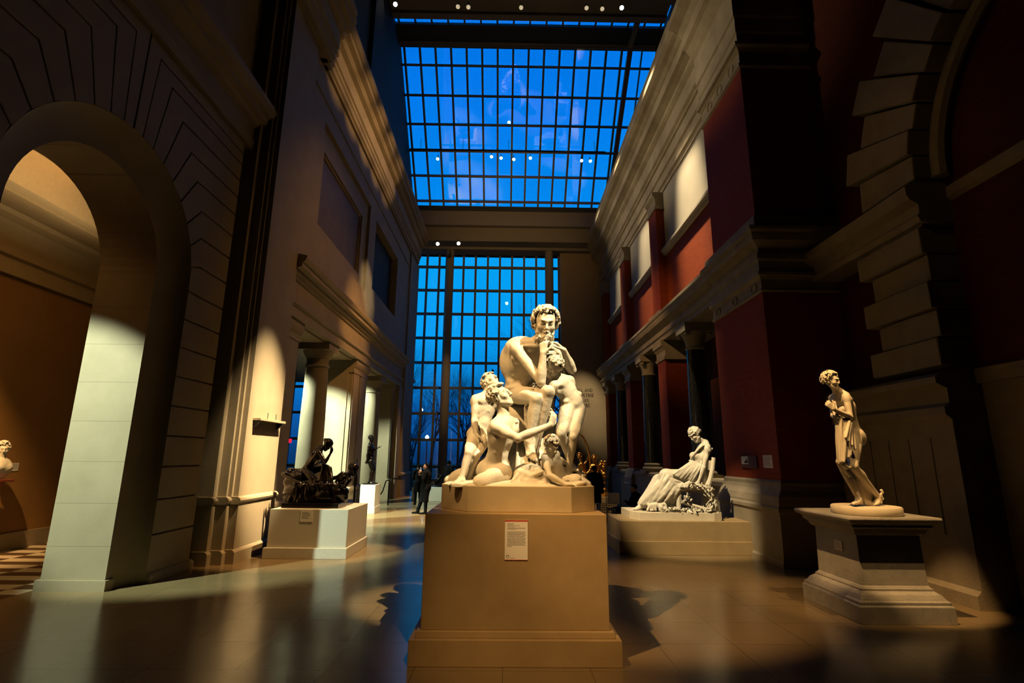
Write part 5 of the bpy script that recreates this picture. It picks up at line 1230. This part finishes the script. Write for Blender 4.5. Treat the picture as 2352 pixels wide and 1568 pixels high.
# ------------------------------------------------------------------ fittings
def track_lamp(pos, aim, label, lit, group, s=1.):
    pos = np.array(pos, float); d = nrm(np.array(aim, float)-pos)
    t = thing('track_spotlight', label, 'spotlight', tuple(map(float, pos+[0,0,.22*s])), group)
    MB().box(pos[0]-.02*s, pos[0]+.02*s, pos[1]-.02*s, pos[1]+.02*s, pos[2]+.06*s, pos[2]+.24*s).build('bracket', m_lamp, t)
    MB().tube([pos-d*.10*s, pos-d*.09*s, pos+d*.02*s, pos+d*.12*s, pos+d*.16*s], [.04*s,.065*s,.075*s,.10*s,.11*s], 20).build('housing', m_lamp, t, True)
    MB().disc(pos+d*.150*s, d, .095*s, .014*s).build('lens', m_lens if lit else m_lens_dim, t, True)
    return t
GT = 'spotlights on the beam at the skylight head'
top = [(908,10,1,'lit spotlight at the left end of the skylight head beam'),(1052,13,0,'dark spotlight on the head beam, left one of a close pair'),(1076,14,0,'dark spotlight on the head beam, right one of a close pair'),(1197,15,0,'dark spotlight alone at the middle of the head beam'),(1347,16,0,'dark spotlight on the head beam, right of the middle one'),(1383,18,0,'dark spotlight on the head beam, just left of the lit right one'),(1428,18,1,'lit spotlight towards the right end of the skylight head beam')]
for u, v, lit, lb in top:
    p = at(u, v, 19.3); track_lamp(p, (p[0]*.6, 8, 1.5) if not lit else (0, 0, 2.5), lb, lit, GT, .95)
trk = thing('lighting_track', 'dark lighting track across the skylight head beam', 'track', (0, 19.3, 21.2)); tz = float(at(1197,15,19.3)[2])+.36
MB().box(-5.6, 5.5, 19.26, 19.34, tz+.02, tz+.07).build('rail', m_lamp, trk)
GM = 'spotlights on the track across the skylight'
mid = [(1006,363,'spotlight alone at the left end of the skylight track'),(1129,358,'spotlight on the skylight track, first of the middle four from the left'),(1151,361,'spotlight on the skylight track, second of the middle four'),(1180,364,'spotlight on the skylight track, third of the middle four'),(1218,361,'spotlight on the skylight track, fourth of the middle four'),(1335,367,'spotlight on the skylight track, left one of the right pair'),(1355,368,'spotlight on the skylight track, right one of the right pair')]
for u, v, lb in mid:
    p = at(u, v, 25.4); track_lamp(p, (p[0]*1.2, 12, 2), lb, 1, GM, .82)
trk = thing('lighting_track', 'dark lighting track crossing the sloping skylight', 'track', (0, 25.4, 18.5)); tz = float(at(1180,361,25.4)[2])+.36
tm = MB().box(-5.4, 5.3, 25.36, 25.44, tz, tz+.06); tm.build('rail', m_lamp, trk)
hm = MB()
for x in (-4.8, -2.5, 0, 2.5, 4.7): MB().tube([(x, 25.4, tz), (x, 25.42, tz+.7)], .012, 6).build('hanger', m_lamp, trk)
for u, v, lb in ((1005,559,'lit spotlight under the end beam, nearer the left cornice'),(1053,558,'lit spotlight under the end beam, nearer the tall column')):
    p = at(u, v, 27.6); track_lamp(p, (0, 8, 2), lb, 1, 'spotlights under the end beam', 1.0)
# recessed downlight of the gallery
p = onx(206, 500, -8.0); r_ = ROT @ _rc(206, 500); p = EYE + r_*((7.7-CZ)/r_[2])
dl = thing('recessed_downlight', 'round lit downlight in the gallery ceiling beyond the arch', 'light', (float(p[0]), float(p[1]), 7.68))
MB().lathe([(.15,-.012),(.16,0)], (float(p[0]), float(p[1]), 7.7), 28).build('trim_ring', m_white_ped, dl, True); MB().lathe([(.13,-.02),(.13,-.012)], (float(p[0]), float(p[1]), 7.7), 28).build('lens', m_lens, dl, True)
sl_ = onx(110, 402, -8.6); gv = thing('ceiling_slot', 'long dark slot in the gallery ceiling beyond the arch', 'vent', (-9.0, 9.7, 7.66))
MB().box(-9.9, -7.9, 9.6, 9.85, 7.66, 7.70).build('grille', m_black_panel, gv)
# narrow shelf on the lit pilaster
sh = thing('wall_shelf', 'narrow stone coloured shelf with two pins on the brightly lit pilaster', 'shelf', (-5.05, 11.2, 2.68))
MB().box(-5.10, -4.94, 10.62, 11.84, 2.66, 2.71).build('board', m_lime_smooth, sh, bevel=.004)
for y in (10.68, 11.78): MB().prism([(-5.10,2.66),(-4.96,2.66),(-5.09,2.52),(-5.10,2.52)], 'y', y-.02, y+.02).build('bracket', m_lamp, sh)
for y in (11.05, 11.45): MB().tube([(-5.0, y, 2.71), (-5.0, y, 2.84)], .006, 6).build('pin', m_lamp, sh)
# wall labels on the brick pier
def pier_panel(u0, v0, u1, v1, label, pic):
    a, b = onx(u0, v0, 5.455), onx(u1, v1, 5.455); y0, y1 = sorted((float(a[1]), float(b[1]))); z0, z1 = sorted((float(a[2]), float(b[2])))
    if pic:
        t = thing('framed_picture', label, 'picture', (5.455, (y0+y1)/2, z0)); MB().box(5.427, 5.455, y0, y1, z0, z1).build('frame', plain('dark_frame', (.10,.04,.02)), t)
        ym = y0+(y1-y0)*.52; MB().box(5.423, 5.427, ym, y1-.03, z0+.3*(z1-z0), z1-.06*(z1-z0)).build('print', m_card, t); MB().prism([(ym+.01, z0+.36*(z1-z0)), (y1-.12, z0+.4*(z1-z0)), (ym+.03, z0+.75*(z1-z0))], 'x', 5.4215, 5.423).build('dark_shape', m_ink, t)
        return t
    return side_card('info_card', label, 5.4565, y0, y1, z0, z1, -1, 19)
pier_panel(1704, 1046, 1742, 1075, 'small dark framed picture with a pale print on the brick pier', True)
pier_panel(1752, 1045, 1776, 1075, 'pale text card on the brick pier, beside the small framed picture', False)
# red sign in the aisle
p = at(665, 1012, 26.0); es = thing('exit_sign', 'small red lit sign in the aisle left of the tall limestone column', 'sign', (float(p[0]), 26.0, float(p[2])))
MB().box(float(p[0])-.10, float(p[0])+.10, 25.98, 26.02, float(p[2])-.10, float(p[2])+.10).build('sign_panel', emit('red_sign', (1, .02, .08), .9), es); MB().tube([(float(p[0]), 26.0, float(p[2])+.1), (float(p[0]), 26.0, 6.1)], .012, 6).build('stem', m_lamp, es)
# far low white pedestal with a dark bronze on it
pz0 = atz(945, 1151, 0); yf = float(pz0[1]); x0, x1 = float(pz0[0]), float(at(1016,1140,yf)[0]); zt_ = float(at(980,1119,yf)[2])
fp = thing('pedestal', 'low white pedestal near the end glazing, behind the walking person', 'pedestal', ((x0+x1)/2, yf+.6, 0)); MB().box(x0, x1, yf, yf+1.2, .0, zt_).build('body', m_white_ped, fp, bevel=.006)
fb = thing('bronze_statue', 'dark bronze reclining animal on the low white pedestal by the glazing', 'sculpture', ((x0+x1)/2, yf+.5, zt_))
V = Vol((x0-.2, yf-.1, zt_-.1), (x1+.4, yf+1.2, zt_+1.2), .016); xm = (x0+x1)/2; yc = yf+.5
V.chain([(xm-.35,yc,zt_+.18),(xm,yc,zt_+.22),(xm+.35,yc,zt_+.2)], [.17,.16,.14], .06); V.chain([(xm+.35,yc,zt_+.22),(xm+.5,yc-.02,zt_+.42)], [.10,.07], .05); V.ell((xm+.55,yc-.03,zt_+.47), (.12,.07,.07), k=.03)
for (a_, b_) in ((-.3,-.16),(.25,-.15),(-.3,.16),(.25,.15)): V.chain([(xm+a_,yc+b_,zt_+.14),(xm+a_+.18,yc+b_*1.2,zt_+.06),(xm+a_+.32,yc+b_*1.2,zt_+.03)], [.09,.05,.035], .03)
V.chain([(xm-.5,yc,zt_+.12),(xm-.62,yc-.1,zt_+.05),(xm-.45,yc-.25,zt_+.04)], [.05,.03,.02], .02); V.ell((xm+.42,yc+.06,zt_+.54), (.03,.02,.05), k=.01); V.ell((xm+.42,yc-.10,zt_+.54), (.03,.02,.05), k=.01)
V.cut_below(zt_); V.build('figure', m_bronze, fb)
# slim bronze torch stand between the two bronzes, hand rail by the far column
xt = float(at(818,1080,16.6)[0]); ts = thing('torch_stand', 'slim dark stand with a pointed top behind the white bronze pedestal', 'stand', (xt, 16.6, 0)); zt2 = float(at(818,1050,16.6)[2])
MB().lathe([(.16,0),(.15,.04),(.05,.08),(.035,.4),(.03,1.0)], (xt,16.6,0), 20).build('base', m_bronze, ts, True); MB().lathe([(.03,1.0),(.06,1.08),(.05,1.35),(.03,1.5),(.022,1.7),(.004,zt2)], (xt,16.6,0), 20).build('shaft', m_bronze, ts, True)
xr_ = float(at(893,1120,22.2)[0]); hr_ = thing('hand_rail', 'dark curved metal rail at the foot of the far gallery column', 'rail', (xr_, 22.2, 0))
MB().tube([(xr_, 22.2, 0), (xr_, 22.2, 1.0), (xr_+.06, 22.2, 1.06), (xr_+.35, 22.25, 1.04)], .03, 8).build('post', m_bronze, hr_, True); MB().tube([(xr_, 22.2, 1.0), (xr_-.12, 22.15, .95), (xr_-.22, 22.1, .55), (xr_-.3, 22.1, .42)], .025, 8).build('arm', m_bronze, hr_, True)
# ------------------------------------------------------------------ lettering on the end wall (serif capitals built from strokes)
def arc(cx, cy, rx, ry, a0, a1, n=12): return [(cx+rx*math.cos(a0+(a1-a0)*i/n), cy+ry*math.sin(a0+(a1-a0)*i/n)) for i in range(n+1)]
T_, t_ = .15, .065
GL = {
 'L': (.62, [([(.14,0),(.14,1)],T_),([(.04,.035),(.58,.035)],t_),([(.56,.03),(.56,.2)],t_),([(.03,.97),(.27,.97)],t_)]),
 'A': (.78, [([(.40,1),(.10,0)],t_),([(.38,1),(.66,0)],T_),([(.18,.34),(.56,.34)],t_),([(0,.03),(.22,.03)],t_),([(.52,.03),(.80,.03)],t_)]),
 'N': (.82, [([(.14,0),(.14,1)],t_),([(.12,1),(.68,0)],T_),([(.68,0),(.68,1)],t_),([(.02,.97),(.2,.97)],t_),([(.02,.03),(.26,.03)],t_),([(.56,.97),(.80,.97)],t_)]),
 'D': (.82, [([(.16,0),(.16,1)],T_),(arc(.30,.5,.42,.46,-PI/2,PI/2),T_*.8),([(.04,.965),(.32,.965)],t_),([(.04,.035),(.32,.035)],t_)]),
 'P': (.64, [([(.16,0),(.16,1)],T_),(arc(.30,.72,.26,.24,-PI/2,PI/2),T_*.75),([(.04,.965),(.32,.965)],t_),([(.16,.48),(.32,.48)],t_),([(.04,.03),(.29,.03)],t_)]),
 'E': (.66, [([(.16,0),(.16,1)],T_),([(.04,.965),(.58,.965)],t_),([(.16,.52),(.48,.52)],t_),([(.04,.035),(.60,.035)],t_),([(.57,.82),(.57,.97)],t_),([(.59,.03),(.59,.2)],t_),([(.47,.42),(.47,.62)],t_)]),
 'T': (.66, [([(.33,0),(.33,1)],T_),([(.02,.965),(.64,.965)],t_),([(.035,.8),(.035,.98)],t_),([(.625,.8),(.625,.98)],t_),([(.2,.03),(.46,.03)],t_)]),
 'R': (.74, [([(.16,0),(.16,1)],T_),(arc(.30,.73,.24,.23,-PI/2,PI/2),T_*.75),([(.04,.965),(.32,.965)],t_),([(.16,.50),(.34,.50)],t_),([(.34,.50),(.64,.02)],T_),([(.04,.03),(.29,.03)],t_),([(.58,.03),(.76,.03)],t_)]),
 'I': (.34, [([(.17,0),(.17,1)],T_),([(.04,.97),(.30,.97)],t_),([(.04,.03),(.30,.03)],t_)]),
 'O': (.84, [(arc(.42,.5,.34,.47,0,2*PI,24),T_*.8)]),
 'C': (.74, [(arc(.42,.5,.34,.47,.7,2*PI-.7,20),T_*.8),([(.68,.72),(.68,.92)],t_)]),
 'M': (.98, [([(.14,0),(.14,1)],t_),([(.14,1),(.48,.05)],T_),([(.48,.05),(.82,1)],t_),([(.82,0),(.82,1)],T_),([(.02,.03),(.26,.03)],t_),([(.70,.03),(.95,.03)],t_)]),
 'U': (.80, [([(.16,1),(.16,.35)],T_),(arc(.41,.35,.25,.32,PI,2*PI),t_*1.4),([(.66,.35),(.66,1)],t_),([(.03,.97),(.29,.97)],t_),([(.55,.97),(.78,.97)],t_)]),
 'S': (.56, [(arc(.28,.74,.20,.23,.5,PI*1.5)+arc(.28,.27,.21,.24,PI/2,-PI*.85),T_*.75)]),
}
lt = thing('wall_lettering', 'dark serif lettering on the pale end wall, partly hidden by the marble group', 'lettering', (4.7, 29.63, 5.2))
def write_line(txt, right_u, v_mid, cap, y=29.635):
    pr = at(right_u, v_mid, y); zb = float(pr[2])-cap/2; x = float(pr[0]); mb = MB(); tot = sum((GL[c_][0] if c_ != ' ' else .45)+.06 for c_ in txt)*cap; x -= tot
    for c_ in txt:
        if c_ == ' ': x += .51*cap; continue
        wd, st = GL[c_]
        for pts, w_ in st:
            for (ax_, ay), (bx, by_) in zip(pts[:-1], pts[1:]):
                d = np.array([bx-ax_, by_-ay]); L = np.linalg.norm(d)+1e-9; nn = np.array([-d[1], d[0]])/L*w_/2; e = d/L*w_*.15
                cs = [(ax_-e[0]+nn[0], ay-e[1]+nn[1]), (ax_-e[0]-nn[0], ay-e[1]-nn[1]), (bx+e[0]-nn[0], by_+e[1]-nn[1]), (bx+e[0]+nn[0], by_+e[1]+nn[1])]
                mb.prism([(x+a_*cap, zb+b_*cap) for a_, b_ in cs], 'y', y-.012, y-.002)
        x += (wd+.06)*cap
    o = mb.build('text_line', m_ink, lt)
write_line('CARROLL AND', 1361.5, 896, .182); write_line('MILTON PETRIE', 1364, 907.7, .182); write_line('EUROPEAN', 1353.5, 919.3, .182); write_line('SCULPTURE', 1356, 931, .182)
# ------------------------------------------------------------------ outside the end glazing
struct('ground', MB().box(-60, 60, 30.6, 160, -.6, -.4), plain('dusk_lawn', (.012,.02,.01), rough=.9), 'dark lawn outside the end glazing')
m_bark = plain('bark', (.018,.014,.012), rough=.9); m_needle = plain('conifer_needles', (.008,.014,.008), rough=.9)
def bare_tree(x, y, hgt, seed, label, spread=.55):
    rng = random.Random(seed); t = thing('bare_tree', label, 'tree', (x, y, -.5), 'bare trees outside the end glazing'); tr = MB(); br = MB()
    def grow(mb, p, d, L, r, lev):
        pts = [p]; rad = [r]; q = p; dd = d
        for i in range(4):
            dd = nrm(dd+np.array([rng.gauss(0,.13), rng.gauss(0,.13), rng.gauss(.02,.08)])); q = q+dd*L/4; pts.append(q); rad.append(r*(1-.13*(i+1)))
        mb.tube(pts, rad, 6 if lev < 2 else 4)
        if lev >= 5: return
        for i in range(4 if lev else 5):
            k = rng.randint(2, 4); a = rng.uniform(0, 2*PI); u = nrm(np.cross(dd, [.2,.5,.8])); w = np.cross(dd, u); s_ = rng.uniform(.4, .9)*spread*1.4
            grow(br, pts[k], nrm(dd+(u*math.cos(a)+w*math.sin(a))*s_+np.array([0,0,.12])), L*rng.uniform(.6,.8), rad[k]*rng.uniform(.55,.75), lev+1)
    hgt *= 1.22; grow(tr, np.array([x, y, -.5]), np.array([0,0,1.]), hgt*.36, hgt*.015, 0)
    tr.build('trunk', m_bark, t, True); br.build('branches', m_bark, t)
TL = [(-9.6,42,11.5,'bare tree behind the left bay of the glazing'),(-6.2,36,7.0,'small bare tree low in the left bay of the glazing'),(-5.6,63,13,'bare tree just right of the left column'),(-1.3,52,9.5,'bare tree low behind the shoulder of the marble group'),(2.6,44,15,'tall bare tree behind the marble head'),(9.4,70,21,'tall bare tree partly behind the right column'),(1.3,100,19,'bare tree far off at the middle of the glazing'),(-19,77,15,'bare tree at the far left of the glazing'),(-13,92,17,'distant bare tree between the left bay and its column'),(-6.5,104,18,'very distant bare tree right of the left column'),(-2.5,118,20,'very distant bare tree left of the middle of the glazing')]
for i, (x, y, h_, lb) in enumerate(TL): bare_tree(x, y, h_, 100+i, lb)
def conifer(x, y, hgt, r, label, seed):
    rng = np.random.RandomState(seed); t = thing('conifer', label, 'tree', (x, y, -.5), 'dark conifers outside the end glazing'); MB().tube([(x,y,-.5),(x,y,hgt*.9)], [.16,.03], 7).build('trunk', m_bark, t, True); mb = MB()
    for i in range(330):
        z = rng.uniform(.03,.98)*hgt; a = rng.uniform(0, 2*PI); R = r*(1-z/hgt)**.8*rng.uniform(.7,1.1)+.05; d = np.array([math.cos(a), math.sin(a), -.25]); p = np.array([x,y,z-.4]); w_ = np.array([-math.sin(a), math.cos(a), 0])*R*.28
        e = p+d*R; mb.add([p+w_*.4, e+w_*.2-[0,0,.05], e+d*.06*R, e-w_*.2-[0,0,.05], p-w_*.4, p+[0,0,.25*R+.05], p-[0,0,.1]], [(0,1,2,5),(5,2,3,4),(0,6,1),(1,6,2),(2,6,3),(3,6,4)])
    mb.build('foliage', m_needle, t)
conifer(-1.0, 38, 8.9, 1.0, 'dark narrow conifer behind the back of the marble group', 3); conifer(-6.9, 31.9, 4.6, 1.1, 'dark bushy conifer low in the left bay of the glazing', 5); conifer(-9.2, 47, 5.6, 1.5, 'dark bushy conifer at the left edge of the glazing', 6)
def lamp_post(u, v, y, label):
    p = at(u, v, y); t = thing('street_lamp', label, 'lamp', (float(p[0]), y, -.5), 'street lamps outside the end glazing'); MB().tube([(p[0],y,-.5),(p[0],y,p[2]-.12)], [.06,.035], 8).build('pole', m_bark, t, True); MB().lathe([(.02,-.14),(.13,-.06),(.14,.03),(.06,.14),(.01,.17)], tuple(map(float,p)), 16).build('globe', emit('street_lamp_globe', (.8,.95,1), 14.), t, True)
lamp_post(981, 1004, 40, 'lit street lamp low in the left bay of the glazing'); lamp_post(1151, 700, 70, 'distant street light high at the middle of the glazing') if False else None
lamp_post(969, 941, 55, 'distant street lamp at the left edge of the glazing')
# ------------------------------------------------------------------ light
W = bpy.data.worlds.new('dusk'); SC.world = W; W.use_nodes = True
nt = W.node_tree; bg = nt.nodes['Background']
tc = N(nt, 'ShaderNodeTexCoord'); sp = N(nt, 'ShaderNodeSeparateXYZ'); nt.links.new(tc.outputs['Generated'], sp.inputs[0])
rp = N(nt, 'ShaderNodeValToRGB'); nt.links.new(sp.outputs[2], rp.inputs['Fac'])
cr = rp.color_ramp; cr.elements[0].position = 0; cr.elements[0].color = (.002, .035, .14, 1)
cr.elements[1].position = 1; cr.elements[1].color = (.0, .10, .62, 1)
for p, c in ((.08, (.003, .11, .42)), (.22, (.002, .34, .86)), (.36, (.001, .36, .88)), (.46, (.0, .25, .82)), (.6, (.0, .20, .80))):
    e = cr.elements.new(p); e.color = (*c, 1)
nt.links.new(rp.outputs[0], bg.inputs[0]); bg.inputs[1].default_value = 1.0
bg.inputs[1].default_value = 1.3
WARM = (1, .60, .24); WARM2 = (1, .52, .16); WHITE = (1, .79, .47); COOL = (.80, 1, .80)
# ceiling spotlights on the marble group: the left one throws its shadow right, the right one throws it left
spot('key_light_group_left', (-4.4, 1.3, 13), (1.9, 7.9, .3), 7000, WARM, 18.5, .5, .04)
spot('key_light_group_right', (4.9, 1.0, 13.5), (.25, 6.3, 2.95), 15000, WHITE, 8.0, .6, .04)
spot('front_fill_pedestal', (2.6, -3, 12), (.35, 5.6, .6), 4600, WARM, 13, 1., .06)  # added frontal fill for the pedestal face, not an actual ceiling spotlight
spot('light_pilaster', (1.8, 8.8, 15), (-5.1, 11.25, 2.3), 70000, WHITE, 10.5, 1., .05)
spot('light_arch_jamb', (-9.4, 4.3, 6.6), (-6.55, 8.32, 2.3), 5600, COOL, 30, .55, .05)
spot('light_seated', (-2.6, 4.2, 15), (3.8, 12.0, 1.4), 17000, WHITE, 12, .6, .05)
spot('light_standing', (.2, 3.4, 13.5), (4.8, 7.2, 2.15), 9500, WARM, 8.6, .4, .04)
spot('light_standing_right', (5.7, 3.0, 13), (5.0, 7.4, 1.8), 2200, WARM, 12, .5, .04)
spot('light_bronze', (1.5, 9, 16), (-4.1, 11.3, .9), 11000, WARM, 13, .5, .05)
spot('light_bronze_side', (-2.6, 16.5, 13), (-3.2, 12.0, 1.0), 7000, WHITE, 10, .5, .05)
spot('light_column_cool', (-8.3, 14.4, 5.9), (-5.8, 15.9, 1.7), 3800, COOL, 50, .6, .05)
spot('light_pier_cool', (-7.0, 15.4, 6.0), (-6.2, 18.3, 1.2), 5000, COOL, 60, .6, .05)
spot('light_column_far', (-7.6, 20.3, 6.0), (-5.7, 22.9, 1.8), 3000, COOL, 60, .6, .05)
spot('light_pedestal_far', (-6.6, 16.2, 6.0), (-4.5, 18.9, .9), 1300, COOL, 36, .6, .05)
# added spot from high across the court for the glow by the left sill, warm lamps towards the friezes and the brick
spot('sill_light_left', (3.2, 12.0, 16), (-5.2, 18.6, 8.0), 6500, WHITE, 8, 1., .05)
for y in (13.6, 15.2, 16.8, 18.4, 20.0): spot('cornice_light_left', (3.9, y, 14.6), (-4.95, y, 13.3), (1500, 2200, 2600, 2200, 1500)[int((y-13.5)/1.6)], WARM, 15, 1., .06)
for y, p in ((14.2, 24000), (19.3, 14000), (24.1, 9000)): spot('panel_light_right', (2.9, y+1.3, 19.0), (5.8, y+.7, 8.9), p, WHITE, 20, 1., .22)
for y in (11.5, 14, 16.5, 19, 21.5, 24): spot('cornice_light_right', (-4.1, y+.6, 14.6), (5.1, y, 13), 1000, WHITE, 34, 1., .06)
spot('light_entablature_left', (3.6, 14.5, 13.2), (-4.95, 17.5, 6.3), 4600, WARM2, 20, 1., .06)
spot('light_entablature_right', (-4.0, 12.5, 13.2), (5.2, 18.5, 6.6), 3000, WARM, 22, 1., .06)
spot('light_text', (1.8, 23.5, 13), (4.75, 29.6, 4.8), 5500, WHITE, 17, 1., .06)
spot('light_floor_far', (-2.2, 16, 15), (-3.2, 18, 0), 24000, WHITE, 22, .7, .06)
spot('light_end_pier', (-3.4, 23.8, 12.5), (-5.0, 26.2, .6), 4200, WARM2, 10, .8, .05)
spot('light_gold', (1.0, 16, 15), (3.2, 20.5, 1.2), 9000, WARM, 12, .5, .05)
spot('beam_fill', (0, 20.5, 14.0), (0, 28.1, 15.5), 380, WARM, 95, 1., .1)  # added fill hanging in mid-air without a fixture, brightens the end beam
spot('light_right_arch', (-1.5, 5.5, 11), (6.3, 8.0, 7.0), 120, WARM, 26, 1., .06)
arealight('gallery_light', (-8.2, 8.5, 6.2), (-8.2, 8.5, 9), 60, WHITE, 1.6, 5)
arealight('gallery_downlight', (-8.4, 7.5, 7.6), (-8.4, 7.5, 0), 60, WARM2, 2.0, 5)
spot('light_bust', (-8.7, 7.0, 7.5), (-10.3, 9.7, 1.6), 3600, WARM, 36, 1., .05)
spot('fill_left_wall', (4.5, 13.5, 14.5), (-5.1, 14.5, 6.0), 1100, WARM2, 48, 1., .1)  # added soft fill that lifts the whole left wall, no fixture there
for x in (-3.45, 2.5): spot('light_end_column', (x*.4, 21.5, 14), (x, 29.4, 5.5), 1500, WARM, 18, 1., .06)
